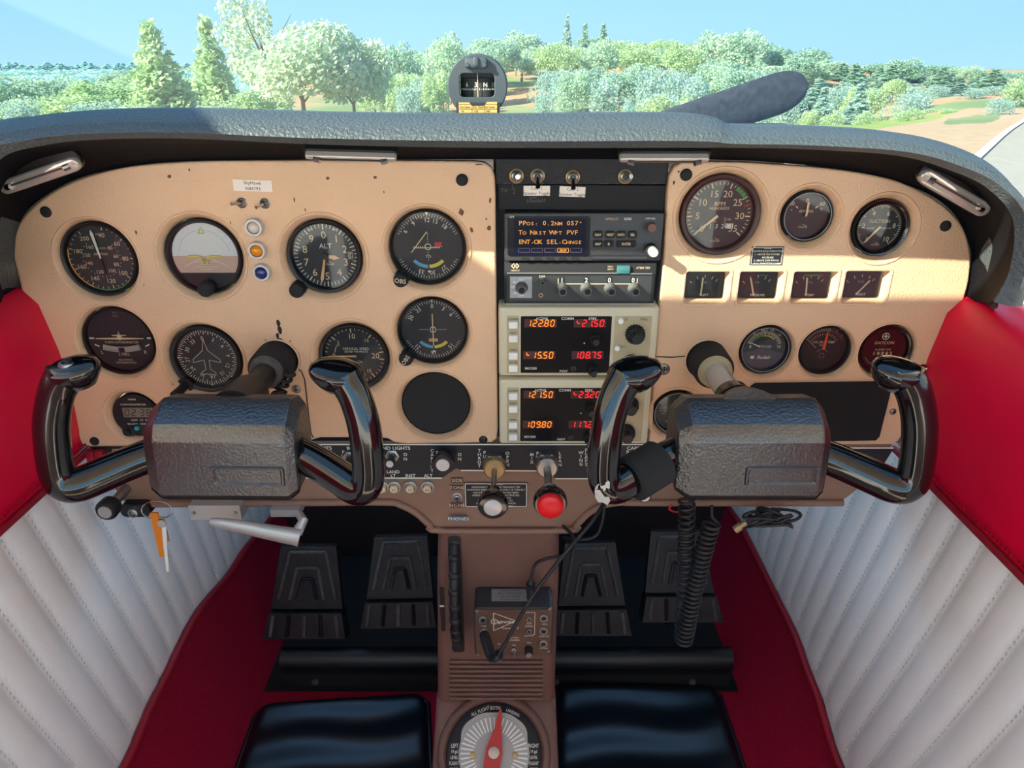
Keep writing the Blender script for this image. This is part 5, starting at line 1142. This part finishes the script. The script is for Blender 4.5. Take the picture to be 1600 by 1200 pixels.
# ---- fuel selector
fs = PZ(772, 1180, .15)
n_ang = atan2(.131, .19); d0 = ray(772, 1178); p0 = Vector((0, -.010, zt - .004)); nrm = Vector((0, -sin(n_ang), cos(n_ang)))
nrm = Vector((0, -.131, .19)).normalized(); tpar = (p0 - Vector(CAM)).dot(nrm) / d0.dot(nrm); fs = Vector(CAM) + d0 * tpar
t = thing('fuel_selector', 'round fuel selector dial with red pointer at the foot of the pedestal', 'selector', fs); t.rotation_euler = (atan2(.131, .19), 0, 0)
q = MB(); q.lathe([(.078, -.012), (.078, .003), (.074, .007), (.069, .007), (.066, .003), (.066, .001)], 'brown_dark', 56); q.build('surround', t, 50)
q = MB(); q.lathe([(.0655, -.01), (.0655, .002), (.0645, .0026)], 'placard', 56, cap1=True); rg_ = q.build('lettered_ring', t, 40)
q = MB(); 
for s, x, y, sz in (('ALL FLIGHT', -.020, .054, .0046), ('BOTH', .001, .058, .0046), ('LANDING', .026, .052, .0040)): q.text(s, x, y, sz, .0029, 'paint_white', rot={'ALL FLIGHT': 22, 'BOTH': 0, 'LANDING': -24}[s], wx=.8)
for sx_, top in ((-1, 'LEFT'), (1, 'RIGHT')):
    for k, s in enumerate((top, '19 gal', 'LEVEL', 'FLIGHT', 'ONLY')): q.text(s, sx_ * .0545, .010 - k * .0072, .0050 if k == 0 else .0040, .0029, 'paint_white', wx=.7, bold=.01)
q.text('OFF', 0, -.057, .005, .0029, 'paint_white'); q.build('lettering', rg_)
q = MB(); q.lathe([(.0490, .0025), (.0480, .0036)], 'dialwhite', 48, cap1=True); q.prism(rnd([(-.046, .034), (-.020, .052), (.020, .052), (.046, .034), (.046, -.034), (-.046, -.034)], .012), .0024, .0032, 'dialwhite'); dk = q.build('dial_plate', t, 40)
for k in range(44):
    a_ = 2 * pi * k / 44; q = MB(); q.tick(math.degrees(a_), .028, .046, .0018, .0041, 'white'); q.build('radial_rib', dk)
for s in (-1, 1): q = MB(); q.lathe([(.0045, .003), (.0040, .0055), (.002, .006)], 'brass', 18, (s * .029, -.002), cap1=True); q.build('screw', t, 40)
q = MB(); P_ = [(-.010, -.030), (.006, -.030), (.0105, -.018), (.0115, .002), (.0045, .036), (.0015, .056), (-.0015, .056), (-.0045, .030), (-.0115, .004), (-.0115, -.016)]
q.prism(P_, .006, .014, 'fuelred'); q.xf(Matrix.Rotation(radians(-9), 4, 'Z')); hd = q.build('pointer_handle', t, 40)
q = MB(); q.lathe([(.0078, .014), (.0074, .016), (.003, .0165)], 'steel', 22, cap1=True); q.build('pivot_nut', t, 40)
# ================================================================ RUDDER PEDALS, TUBE, MATS
def pedal(label, tl, tr, bl, br):
    Yt, Yb = .315, .265
    A_ = PY(*tl, Yt); B_ = PY(*tr, Yt); C_ = PY(*br, Yb); D_ = PY(*bl, Yb); base = (C_ + D_) / 2
    t = thing('rudder_pedal', label, 'pedal', base, 'rudder pedals')
    def pt(u, v, d): p = (D_ * (1 - u) + C_ * u) * (1 - v) + (A_ * (1 - u) + B_ * u) * v; return p + Vector((0, -d * .93, d * .35))
    def plate(q, u0, u1, u2, u3, v0, v1, d0, d1, m):   # u0,u1 bottom; u2,u3 top
        q.loft([[pt(u0, v0, d0), pt(u1, v0, d0), pt(u3, v1, d0), pt(u2, v1, d0)], [pt(u0 + .012, v0 + .01, d1), pt(u1 - .012, v0 + .01, d1), pt(u3 - .012, v1 - .01, d1), pt(u2 + .012, v1 - .01, d1)]], m)
    q = MB(); plate(q, 0, 1, 0, 1, .30, 1, -.012, 0, 'pedal'); q.build('pad', t, None, base)
    for k, (iu, iv) in enumerate(((.10, .07), (.26, .24), (.36, .36))):
        for (ua, va, ub, vb) in ((iu, .42, iu + .10 * (1 - iu), 1 - iv), (iu + .10 * (1 - iu), 1 - iv, 1 - iu - .10 * (1 - iu), 1 - iv), (1 - iu - .10 * (1 - iu), 1 - iv, 1 - iu, .42)):
            q = MB(); q.tube([pt(ua, va, .001), pt(ub, vb, .001)], .0034, 'wearedge' if k < 2 else 'pedal', 6); q.build('ridge', t, 60, base)
    q = MB(); plate(q, -.02, 1.02, 0, 1, .0, .30, -.02, .012, 'pedal'); q.build('heel_block', t, None, base)
    for k in range(5):
        u = .08 + k * .21; q = MB(); q.tube([pt(u, .04, .013), pt(u, .27, .013)], .0036, 'pedal' if k % 2 else 'wearedge', 6); q.build('rib', t, 60, base)
    q = MB(); m_ = pt(.5, .2, -.02); q.tube([m_, Vector((m_.x, m_.y + .05, .06))], .010, 'dark', 8); q.build('arm', t, 40, base)
pedal('worn black rudder pedal, far left one of the four', (438, 852), (526, 852), (415, 996), (541, 996))
pedal('worn black rudder pedal just left of the pedestal', (584, 838), (668, 836), (566, 980), (682, 978))
pedal('worn black rudder pedal just right of the pedestal', (882, 848), (962, 846), (866, 991), (985, 991))
pedal('worn black rudder pedal behind the hanging coiled cords', (1016, 829), (1096, 829), (1003, 970), (1127, 970))
tt = thing('torque_tube', 'black rudder bar running across the floor below the pedals', 'bar', (-.02, .25, .035))
q = MB(); q.tube([(-.42, .25, .055), (.40, .25, .055)], .020, 'black', 16); q.build('tube', tt, 40, tt.location)
q = MB(); q.box(-.42, .40, .235, .27, .001, .03, 'dark'); q.build('bracket', tt, None, tt.location)
for x in (-.36, -.12, .08, .33):
    q = MB(); q.tube([(x, .2355, .015), (x, .231, .015)], .006, 'wearedge', 10); q.build('bolt', tt, 40, tt.location)
def mat_(label, tl, tr, br, bl):
    zz = .010; A_ = PZ(*tl, zz); B_ = PZ(*tr, zz); C_ = PZ(*br, zz); D_ = PZ(*bl, zz); base = (A_ + C_) / 2; base.z = 0
    t = thing('heel_pad', label, 'mat', base, 'heel pads'); q = MB(); n, mm = 30, 36; rows = []
    for i in range(n + 1):
        v = i / n; row = []
        for j in range(mm + 1):
            u = j / mm; ed = min(1, min(u, 1 - u) / .05, min(v, 1 - v) / .05); ed = 1 - (1 - ed) ** 2
            cr_ = .04 * max(0, 1 - min(u, 1 - u) / .08) * max(0, 1 - min(v, 1 - v) / .1)
            p = (A_ * (1 - u) + B_ * u) * (1 - v) + (D_ * (1 - u) + C_ * u) * v
            p = p + (base - p) * cr_ * 1.6; p.z = .002 + ed * (.012 + .0030 * sin(v * 15 + u * 2.5 + sin(u * 6) * .8) + .0025 * sin(u * 5 + v * 4)); row.append(tuple(p))
        rows.append(row)
    q.loft(rows, 'mat_rubber', False, False, closed=False); q.build('pad', t, 80, base)
    q = MB(); E = [rows[0][j] for j in range(2, mm - 1)] + [rows[i][mm] for i in range(2, n - 1)] + [rows[n][j] for j in range(mm - 2, 1, -1)] + [rows[i][0] for i in range(n - 2, 1, -1)]
    q.tube(E + [E[0]], .004, 'mat_rubber', 8); q.build('binding', t, 60, base)
mat_('black rubber heel pad on the red carpet left of the pedestal', (402, 1100), (668, 1080), (676, 1260), (345, 1265))
mat_('black rubber heel pad on the red carpet right of the pedestal', (868, 1068), (1122, 1070), (1182, 1250), (868, 1250))
# ================================================================ COMPASS
Yc = .06; cc = PY(746, 135, Yc); Rc = 47 / F * (cc - Vector(CAM)).dot(Vector((0, CT, -ST)))
gz = PY(746, 178, -.085).z - .004
t = thing('magnetic_compass', 'grey round magnetic compass standing on the glareshield', 'compass', (cc.x, Yc, gz)); Cz = cc.z - gz
Mc = Matrix.Translation((0, 0, Cz)) @ Matrix.Rotation(pi / 2, 4, 'X')
def cpart(nm, q, par=None, sm=40): q.xf(Mc); return q.build(nm, par or t, sm)
q = MB(); q.lathe([(Rc * .8, -.055), (Rc, -.045), (Rc, -.002), (Rc * .97, 0)], 'compass', 48); cpart('housing', q)
wl = [(-.0185, -.0075), (.0178, -.0075), (.0178, .0155), (-.0185, .0155)]; wl = [(a * Rc / .0315, b * Rc / .0315 - .003) for a, b in wl]
fo = flatcurve('face_ring', circ(0, 0, Rc * .985, 56), [rnd(wl, .005)], -.004, .001, 'compass', t, .0008); fo.matrix_local = Mc
q = MB(); k = Rc / .0315
q.box(-.019 * k, .019 * k, -.0125 * k, .0145 * k, -.022, -.0200, 'black'); cpart('bowl', q)
q = MB(); n = 24; P0 = [(.0195 * k * sin(a), -.0105 * k, -.020 + .012 * cos(a)) for a in [-1.25 + 2.5 * i / n for i in range(n + 1)]]; P1 = [(a, .0075 * k, c) for a, b, c in P0]; q.loft([P1, P0], 'compcard', False, False, closed=False); cd_ = cpart('card', q, None, 80)
q = MB()
for i in range(23): a = -1.1 + .1 * i; q.line(.0197 * k * sin(a), -.0040 * k, .0197 * k * sin(a), -.0020 * k - (.0005 if i % 2 else 0), .0007 * k * cos(a), -.0196 + .012 * cos(a), 'paint_white')
for s, a in (('6', -.62), ('3', -.1), ('N', .42), ('33', .95)): q.text(s, .0197 * k * sin(a), .0015 * k, .0046 * k, -.0192 + .012 * cos(a), 'paint_white', wx=cos(a))
cpart('markings', q, cd_)
q = MB(); q.line(0, -.011 * k, 0, .0125 * k, .0008, -.0055, 'paint_cream'); cpart('lubber_line', q)
q = MB(); q.rrect(-.001, .0225 * k, .023 * k, .0105 * k, .0005, .008, .003, 'compass', bev=.002); q.rrect(-.001, .0235 * k, .0065 * k, .010 * k, .007, .0105, .003, 'compass', bev=.002); lh = cpart('lamp_housing', q)
for s in (-1, 1): q = MB(); q.lathe([(.0022 * k, .008), (.0018 * k, .0092)], 'compass', 14, (s * .0088 * k - .001, .0205 * k), cap1=True); cpart('screw', q, lh)
q = MB(); q.box(-.0225 * k, .0232 * k, -.044 * k, -.0155 * k, .001, .0022, 'gunmetal'); ch = cpart('card_holder', q)
q = MB(); q.prism([(-.020 * k, -.043 * k), (.0205 * k, -.043 * k), (.0205 * k, -.0150 * k), (.010 * k, -.0150 * k), (.007 * k, -.0190 * k), (-.006 * k, -.0190 * k), (-.009 * k, -.0155 * k), (-.020 * k, -.0155 * k)], .0022, .0030, 'card'); co_ = cpart('correction_card', q)
q = MB()
for y in (-.0175, -.0220, -.0260, -.030, -.034): q.line(-.020 * k, y * k, .0205 * k, y * k, .0004, .0032, 'ink')
for x in (-.006, .007): q.line(x * k, -.019 * k, x * k, -.043 * k, .0003, .0032, 'ink')
for x, s in ((-.0165, 'For'), (-.0110, 'Steer'), (-.003, 'For'), (.0035, 'Steer'), (.0095, 'For'), (.0150, 'Steer')): q.text(s, x * k, -.0200 * k, .0020, .0032, 'ink')
for x, s in ((-.016, 'N'), (-.002, '120'), (.0105, '240')): q.text(s, x * k, -.0242 * k, .0022, .0032, 'ink')
cpart('lettering', q, co_)
q = MB(); q.tube([(0, .03, Cz * .6), (0, .03, -.003)], [.012, .018], 'compass', 16); q.build('stand', t, 40)
# ================================================================ PROPELLER AND COWLING
Yp = 1.5; tip = PY(1264, 131, Yp); r0 = PY(1130, 178, Yp); hubp = Vector((-.02, Yp, .72))
t = thing('propeller', 'dark blue-grey speckled propeller blade rising beyond the glareshield', 'propeller', hubp)
def blade(sgn):
    d = (tip - hubp); Ln = d.length; ang = atan2(d.z, d.x); q = MB(); ls = []
    for i in range(61):
        u = i / 60; s = .08 + u * (Ln - .08); wv = .045 + .016 * sin(min(1, u / .6) * pi / 2); 
        if u > .88: wv *= sqrt(max(0, 1 - ((u - .88) / .12) ** 2)) * .97 + .03
        tw_ = radians(52 - 34 * u); th_ = .022 * (1 - u) + .006; L_ = []
        for k in range(12):
            a = 2 * pi * k / 12; x_ = wv * cos(a); y_ = th_ * sin(a) * (1 - .3 * cos(a)); L_.append((s, -x_ * sin(tw_ * .45) + y_, x_ * cos(tw_ * .45)))
        ls.append(L_)
    q.loft(ls, 'prop'); q.xf(Matrix.Rotation(-ang + (pi if sgn < 0 else 0), 4, 'Y')); q.build('blade', t, 60)
blade(1); blade(-1)
q = MB(); q.lathe([(.14, -.06), (.14, 0), (.12, .10), (.06, .2), (.005, .24)], 'cowl', 32, cap0=True, cap1=True); q.xf(Matrix.Rotation(-pi / 2, 4, 'X')); q.build('spinner', t, 60)
ck = MB(); ls = []
for y, w_, zt2, zb in ((.68, .56, .80, .05), (1.0, .50, .80, .1), (1.3, .38, .80, .3), (1.43, .20, .78, .55)):
    ls.append([(-.02 + w_ * cos(a) * (1 if abs(cos(a)) < .7 else 1), y, (zt2 + zb) / 2 + (zt2 - zb) / 2 * sin(a)) for a in [2 * pi * k / 28 for k in range(28)]])
ck.loft(ls, 'cowl'); tag(ck.build('engine_cowling', None, 60, (-.02, 1.0, .1)), 'white engine cowling low behind the propeller', 'cowling')
# ================================================================ OUTSIDE
def ground_mat(name, stops, scale, bump=.3):
    m = bpy.data.materials.new(name); m.use_nodes = True; n = m.node_tree.nodes; L = m.node_tree.links; b = n['Principled BSDF']; b.inputs['Roughness'].default_value = .95; b.inputs['Specular IOR Level'].default_value = .1
    t = n.new('ShaderNodeTexCoord'); x = n.new('ShaderNodeTexNoise'); x.inputs['Scale'].default_value = scale; x.inputs['Detail'].default_value = 8; r = n.new('ShaderNodeValToRGB')
    while len(r.color_ramp.elements) < len(stops): r.color_ramp.elements.new(.5)
    for e_, (p, c) in zip(r.color_ramp.elements, stops): e_.position = p; e_.color = s2l(c) + (1,)
    L.new(t.outputs['Object'], x.inputs['Vector']); L.new(x.outputs['Fac'], r.inputs[0]); L.new(r.outputs[0], b.inputs['Base Color']); MATS[name] = m
ground_mat('terrain', [(.40, (112, 130, 88)), (.50, (134, 142, 100)), (.55, (180, 136, 100)), (.64, (184, 146, 112))], .05)
ground_mat('apron_bounce', [(.3, (202, 196, 184)), (.7, (216, 210, 198))], 3)
ground_mat('gravel', [(.3, (168, 140, 110)), (.7, (180, 156, 126))], 2)
ground_mat('tarmac', [(.3, (150, 144, 132)), (.7, (162, 156, 144))], 3)
ground_mat('grass', [(.35, (116, 142, 70)), (.65, (150, 158, 90))], .8)
GZ = -1.05
def sm(a, b, x): t = max(0, min(1, (x - a) / (b - a))); return t * t * (3 - 2 * t)
# direction-dependent skyline: hill top above eye level, by azimuth (photo x)
def H(x, y):
    d = math.hypot(x, y + .77); px = 800 + 1240 * (x / max(y + .77, .5)) if y > 0 else 800
    h = GZ - 5.5 * sm(26, 100, d) * (1 - .75 * sm(1250, 1550, px))
    ys = 112; T = [(-400, 112), (400, 112), (600, 105), (800, 92), (1000, 84), (1200, 98), (1400, 118), (1600, 124), (2200, 124)]
    for (a, b), (c, e_) in zip(T, T[1:]):
        if a <= px <= c: ys = b + (e_ - b) * sm(a, c, px)
    h += (1.05 + (100 - ys) / 1140 * 260 - h) * sm(95, 260, d)
    h += .5 * sin(x * .11) * cos(y * .09) * sm(25, 60, d)
    return h
q = MB(); rows = []
for i in range(80):
    dd = 3 * (1.075 ** i); rows.append([])
    for j in range(121):
        a = -2.2 + 4.4 * j / 120; xx = dd * sin(a); yy = dd * cos(a) - .77; rows[-1].append((xx, yy, H(xx, yy)))
q.loft([r[::-1] for r in rows], 'terrain', False, False, closed=False); o = struct(q.build('ground', None, 80))
q = MB(); q.disc(3.05, GZ - .002, 'apron_bounce', 48); 
for i in range(len(q.v)): q.v[i] = (q.v[i][0], q.v[i][1] - .77, q.v[i][2])
q.box(-60, 60, -60, -.5, GZ - .06, GZ - .01, 'apron_bounce'); struct(q.build('apron'))  # mostly unseen apron, kept bright to bounce sunlight into the cabin
la = PZ(1545, 238, GZ); lb = PZ(1600, 185, GZ); ld = (lb - la).normalized(); lnr = Vector((ld.y, -ld.x, 0))
def strip(q, o0, o1, s0, s1, dz, m, n=40):
    L_ = []
    for k in range(n + 1):
        p = la + ld * (s0 + (s1 - s0) * k / n); L_.append([tuple(Vector((*(p + lnr * o0).xy, H(*(p + lnr * o0).xy) + dz))), tuple(Vector((*(p + lnr * o1).xy, H(*(p + lnr * o1).xy) + dz)))])
    q.loft(L_, m, False, False, closed=False)
q = MB(); strip(q, -.1, 30, -25, 40, .05, 'tarmac'); struct(q.build('runway'))
q = MB(); strip(q, -.18, .02, -25, 40, .09, 'paint_white'); q_ = q.build('runway_line'); q_['kind'] = 'structure'
q = MB(); strip(q, -4.0, 0, -25, 40, .03, 'gravel'); struct(q.build('runway_shoulder'))
q = MB(); strip(q, -9, -4, -25, 36, .02, 'grass'); struct(q.build('verge'))
# ---- trees
def leafmat(name, a, b):
    m = bpy.data.materials.new(name); m.use_nodes = True; n = m.node_tree.nodes; L = m.node_tree.links; n.clear(); o_ = n.new('ShaderNodeOutputMaterial')
    t = n.new('ShaderNodeTexCoord'); x = n.new('ShaderNodeTexNoise'); x.inputs['Scale'].default_value = .9; x.inputs['Detail'].default_value = 4; r = n.new('ShaderNodeValToRGB'); r.color_ramp.elements[0].position = .35; r.color_ramp.elements[1].position = .65
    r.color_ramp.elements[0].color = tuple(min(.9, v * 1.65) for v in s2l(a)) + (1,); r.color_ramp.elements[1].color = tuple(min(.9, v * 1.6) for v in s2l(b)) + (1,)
    d = n.new('ShaderNodeBsdfDiffuse'); tl = n.new('ShaderNodeBsdfTranslucent'); mx = n.new('ShaderNodeMixShader'); mx.inputs[0].default_value = .5
    L.new(t.outputs['Object'], x.inputs['Vector']); L.new(x.outputs['Fac'], r.inputs[0]); L.new(r.outputs[0], d.inputs[0]); L.new(r.outputs[0], tl.inputs[0]); L.new(d.outputs[0], mx.inputs[1]); L.new(tl.outputs[0], mx.inputs[2]); L.new(mx.outputs[0], o_.inputs[0]); MATS[name] = m
leafmat('leaf_bright', (132, 152, 114), (166, 184, 142)); leafmat('leaf_olive', (126, 148, 128), (164, 184, 158)); leafmat('leaf_pale', (144, 158, 136), (178, 190, 164)); leafmat('leaf_haze_blue', (122, 146, 138), (152, 174, 162)); leafmat('leaf_dark', (112, 138, 122), (148, 172, 150))  # distance haze is mixed into these foliage colours
leafmat('leaf_haze_far', (132, 164, 164), (160, 190, 186)); mat('bark', (120, 104, 84), .95)  # far foliage carries its blue haze in the colour itself
def treemesh(kind, m, seed, nl):
    rg = random.Random(seed); q = MB(); vs = []; fs = []
    blobs = []
    if kind == 'round':
        for k in range(16): a = rg.uniform(0, 6.28); e_ = rg.uniform(-.5, 1); blobs.append((Vector((.30 * cos(a) * (1 - .4 * abs(e_)), .30 * sin(a) * (1 - .4 * abs(e_)), .56 + .28 * e_)), rg.uniform(.13, .20)))
    elif kind == 'cone':
        for k in range(44): u = (k + .5) / 44; a = k * 2.4 + rg.uniform(-.5, .5); w_ = .26 * (1 - u) ** .75; blobs.append((Vector((w_ * .55 * cos(a), w_ * .55 * sin(a), .06 + .90 * u)), max(.04, w_ * .52)))
    elif kind == 'conifer':
        for k in range(34): u = (k + .5) / 34; a = k * 2.4; w_ = .17 * (1 - u); blobs.append((Vector((w_ * .5 * cos(a), w_ * .5 * sin(a), .08 + .90 * u)), max(.026, w_ * .6)))
    elif kind == 'airy':
        for k in range(20): a = rg.uniform(0, 6.28); e_ = rg.uniform(-.6, 1); blobs.append((Vector((.32 * cos(a) * rg.uniform(.3, 1), .32 * sin(a) * rg.uniform(.3, 1), .62 + .34 * e_)), rg.uniform(.06, .12)))
    else:
        for k in range(14): a = rg.uniform(0, 6.28); blobs.append((Vector((.36 * cos(a) * rg.uniform(.2, 1), .36 * sin(a) * rg.uniform(.2, 1), rg.uniform(.2, .72))), rg.uniform(.16, .26)))
    tot = sum(r_ ** 2 for _, r_ in blobs)
    for c, r_ in blobs:
        for k in range(max(4, int(nl * r_ ** 2 / tot))):
            d = Vector((rg.gauss(0, 1), rg.gauss(0, 1), rg.gauss(0, 1))).normalized(); p = c + d * r_ * rg.uniform(.65, 1.05)
            n1 = Vector((rg.gauss(0, 1), rg.gauss(0, 1), rg.gauss(0, 1))).normalized(); n2 = n1.orthogonal().normalized(); n3 = n1.cross(n2); s_ = rg.uniform(.016, .034) * (.62 if kind == 'airy' else 1)
            o_ = len(vs); vs += [tuple(p + n2 * s_), tuple(p + n3 * s_ * .6), tuple(p - n2 * s_), tuple(p - n3 * s_ * .6)]; fs.append((o_, o_ + 1, o_ + 2, o_ + 3))
    q.add(vs, fs, m); fo_ = q.build('foliage'); k = MB()
    k.tube([(0, 0, -.05), (.005, 0, .3), (0, .005, .7 if kind != 'bush' else .4)], [.022, .016, .006], 'bark', 7)
    for i in range(0 if kind in ('cone', 'conifer') else 7): a = rg.uniform(0, 6.28); z_ = rg.uniform(.25, .55); k.tube([(0, 0, z_), (.12 * cos(a), .12 * sin(a), z_ + .12), (.22 * cos(a), .22 * sin(a), z_ + .25)], [.009, .006, .002], 'bark', 5)
    tr_ = k.build('trunk'); me = (fo_.data, tr_.data); bpy.data.objects.remove(fo_); bpy.data.objects.remove(tr_); return me
PROT = {'round_a': treemesh('round', 'leaf_olive', 1, 3400), 'round_b': treemesh('round', 'leaf_dark', 2, 3400), 'round_c': treemesh('round', 'leaf_bright', 3, 3400), 'cone_a': treemesh('cone', 'leaf_bright', 4, 4600), 'conifer_a': treemesh('conifer', 'leaf_haze_blue', 5, 2600), 'conifer_b': treemesh('conifer', 'leaf_dark', 6, 2600), 'airy_a': treemesh('airy', 'leaf_pale', 7, 2600), 'far_a': treemesh('conifer', 'leaf_haze_far', 21, 1200), 'far_b': treemesh('round', 'leaf_haze_far', 22, 1600), 'pale_a': treemesh('round', 'leaf_pale', 8, 4200), 'bush_a': treemesh('bush', 'leaf_bright', 9, 2400), 'bush_b': treemesh('bush', 'leaf_haze_blue', 10, 2400)}
rt = random.Random(77); PLACED = []
def tree(name, label, proto, px, ytop, ybase, dist, wpx, group=None, cat='tree'):
    # stands on the ground at the given distance; height from the picture
    d = ray(px, ybase); p = Vector(CAM) + d * (dist / d.y); d2 = ray(px, ytop); top = Vector(CAM) + d2 * (dist / d2.y)
    hg = H(p.x, p.y); z0 = hg - .2; h = max(.5, top.z - z0)
    w_ = wpx / F * dist; PLACED.append((p.x, p.y, w_ * .5))
    t = thing(name, label, cat, (p.x, p.y, z0), group, (0, 0, rt.uniform(0, 6.28))); base_w = {'r': .90, 'c': .50, 'a': .74, 'p': .90, 'b': 1.1, 'f': .90}[proto[0]]
    if proto.startswith('conifer') or proto == 'far_a': base_w = .32
    t.scale = (w_ / base_w, w_ / base_w, h)
    for nm, me in zip(('foliage', 'trunk'), PROT[proto]): o_ = bpy.data.objects.new(nm, me); COL.objects.link(o_); o_.parent = t
    return t
# the ones that stand out
tree('conical_tree', 'bright green cone-shaped tree, left one of the pair beside the tall pine', 'cone_a', 262, 28, 205, 62, 118)
tree('conical_tree', 'bright green cone-shaped tree, right one of the pair beside the tall pine', 'cone_a', 345, 22, 205, 82, 90)
tree('pine_tree', 'tall open pine reaching above the picture at the upper left', 'airy_a', 425, -60, 200, 74, 150)
tree('oak_tree', 'large pale rounded tree in front of the tall pine', 'pale_a', 478, 22, 205, 58, 165)
tree('oak_tree', 'large pale rounded tree left of the compass', 'pale_a', 556, 28, 210, 60, 120)
tree('fir_tree', 'dark pointed fir rising above the hilltop right of the compass', 'conifer_a', 884, 20, 110, 190, 26)
tree('fir_tree', 'slim fir, left of the two on the hilltop', 'conifer_b', 912, 36, 110, 195, 28); tree('fir_tree', 'slim fir, right of the two on the hilltop', 'conifer_b', 940, 36, 110, 212, 30)
tree('oak_tree', 'broad green oak behind the compass on the hill', 'round_a', 815, 50, 120, 170, 90)
tree('oak_tree', 'rounded oak standing left behind the compass', 'round_a', 700, 55, 165, 130, 80)
tree('oak_tree', 'olive oak between the pale trees and the compass', 'round_b', 628, 68, 165, 120, 62)
tree('bush', 'round green bush just right of the compass', 'bush_b', 850, 132, 190, 60, 42, None, 'bush'); tree('bush', 'bright bush at the glareshield left of the propeller', 'bush_a', 1035, 138, 200, 55, 90, None, 'bush')
tree('oak_tree', 'tall bushy oak above the propeller blade', 'round_a', 1150, 48, 150, 150, 96)
tree('oak_tree', 'second bushy oak above the propeller blade tip', 'round_a', 1110, 50, 150, 155, 70)
tree('oak_tree', 'wide round oak on the ridge right of the propeller tip', 'round_b', 1255, 76, 122, 170, 80); tree('oak_tree', 'round oak on the ridge toward the runway', 'round_b', 1408, 92, 125, 170, 60)
tree('conifer_tree', 'blue-green conifer on the slope below the right ridge', 'conifer_a', 1335, 130, 195, 75, 60); tree('bush', 'bluish bush on the slope left of the verge', 'bush_b', 1420, 140, 200, 60, 80, None, 'bush')
tree('bush', 'silvery bush beside the gravel shoulder', 'bush_b', 1560, 148, 178, 42, 52, None, 'bush'); tree('bush', 'bright green shrub at the right picture edge', 'bush_a', 1590, 108, 150, 75, 60, None, 'bush')
# the rest of the wooded hillside
def wood(n, x0, x1, yt, yb, d0, d1, w0, w1, protos, name, label, group, cat='tree'):
    ORD = ('first', 'second', 'third', 'fourth', 'fifth', 'sixth', 'seventh', 'eighth', 'ninth', 'tenth', 'eleventh', 'twelfth', 'thirteenth', 'fourteenth', 'fifteenth', 'sixteenth', 'seventeenth', 'eighteenth', 'nineteenth', 'twentieth')
    def lab(i): return label + ', ' + (ORD[i] + ' from the left' if i <= n // 2 and i < 20 else ORD[n - 1 - i] + ' from the right')
    for i in range(n):
        px = x0 + (x1 - x0) * (i + rt.uniform(.1, .9)) / n; f_ = (px - x0) / (x1 - x0); top = yt[0] + (yt[1] - yt[0]) * f_ + rt.uniform(-1, 1) * yt[2]
        wp = rt.uniform(w0, w1); best = None
        for k in range(40):                                   # the spot in the depth range that is freest of neighbouring crowns
            dd = rt.uniform(d0 * .92, d1 * 1.12); dr = ray(px, 150); X_ = dr.x * dd / dr.y; r_ = wp / F * dd * .5
            ov = sum(max(0, r_ + c - math.hypot(X_ - a, CAM[1] + dd - b)) for a, b, c in PLACED)
            if best is None or ov < best[0]: best = (ov, dd)
        tree(name, label, rt.choice(protos), px, top, max(yb, top + 25), best[1], wp, group, cat)['label'] = lab(i)
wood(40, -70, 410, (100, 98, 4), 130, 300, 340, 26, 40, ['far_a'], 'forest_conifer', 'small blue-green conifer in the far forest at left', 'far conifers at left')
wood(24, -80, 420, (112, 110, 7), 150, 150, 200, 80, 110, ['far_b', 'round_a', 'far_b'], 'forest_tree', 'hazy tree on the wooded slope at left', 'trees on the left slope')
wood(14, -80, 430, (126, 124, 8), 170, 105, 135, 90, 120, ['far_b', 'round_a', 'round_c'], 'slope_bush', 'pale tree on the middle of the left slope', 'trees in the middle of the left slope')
wood(20, -80, 430, (146, 146, 9), 190, 62, 95, 90, 130, ['bush_a', 'round_c', 'bush_b'], 'forest_shrub', 'bright green shrub above the left end of the glareshield', 'shrubs at left', 'bush')
wood(10, 590, 780, (76, 78, 8), 140, 150, 190, 60, 84, ['round_a', 'round_b'], 'hill_tree', 'green tree on the hill behind the compass', 'trees behind the compass')
wood(11, 580, 700, (118, 116, 8), 175, 95, 120, 50, 70, ['bush_b', 'round_c'], 'hill_shrub', 'shrub on the sandy slope behind the compass', 'shrubs behind the compass', 'bush')
wood(26, 760, 1210, (66, 70, 9), 140, 160, 200, 60, 90, ['round_a', 'round_b', 'round_c'], 'hill_tree', 'green tree on the wooded hill right of the compass', 'trees on the right hill')
wood(22, 850, 1240, (98, 104, 10), 150, 115, 150, 56, 84, ['round_a', 'round_b', 'bush_b'], 'hill_tree', 'lower tree on the wooded hill right of the compass', 'lower trees on the right hill')
wood(9, 960, 1250, (140, 140, 8), 180, 75, 95, 34, 56, ['bush_a', 'bush_b'], 'hill_shrub', 'shrub at the foot of the hill near the propeller', 'shrubs near the propeller', 'bush')
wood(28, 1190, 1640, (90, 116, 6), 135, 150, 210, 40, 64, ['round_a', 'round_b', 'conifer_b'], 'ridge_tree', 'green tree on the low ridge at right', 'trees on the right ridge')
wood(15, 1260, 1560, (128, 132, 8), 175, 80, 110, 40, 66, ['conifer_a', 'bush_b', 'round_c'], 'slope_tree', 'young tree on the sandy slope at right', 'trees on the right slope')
wood(8, 1260, 1500, (166, 166, 6), 195, 45, 60, 30, 50, ['bush_a'], 'slope_shrub', 'yellow-green shrub beside the verge', 'shrubs by the verge', 'bush')
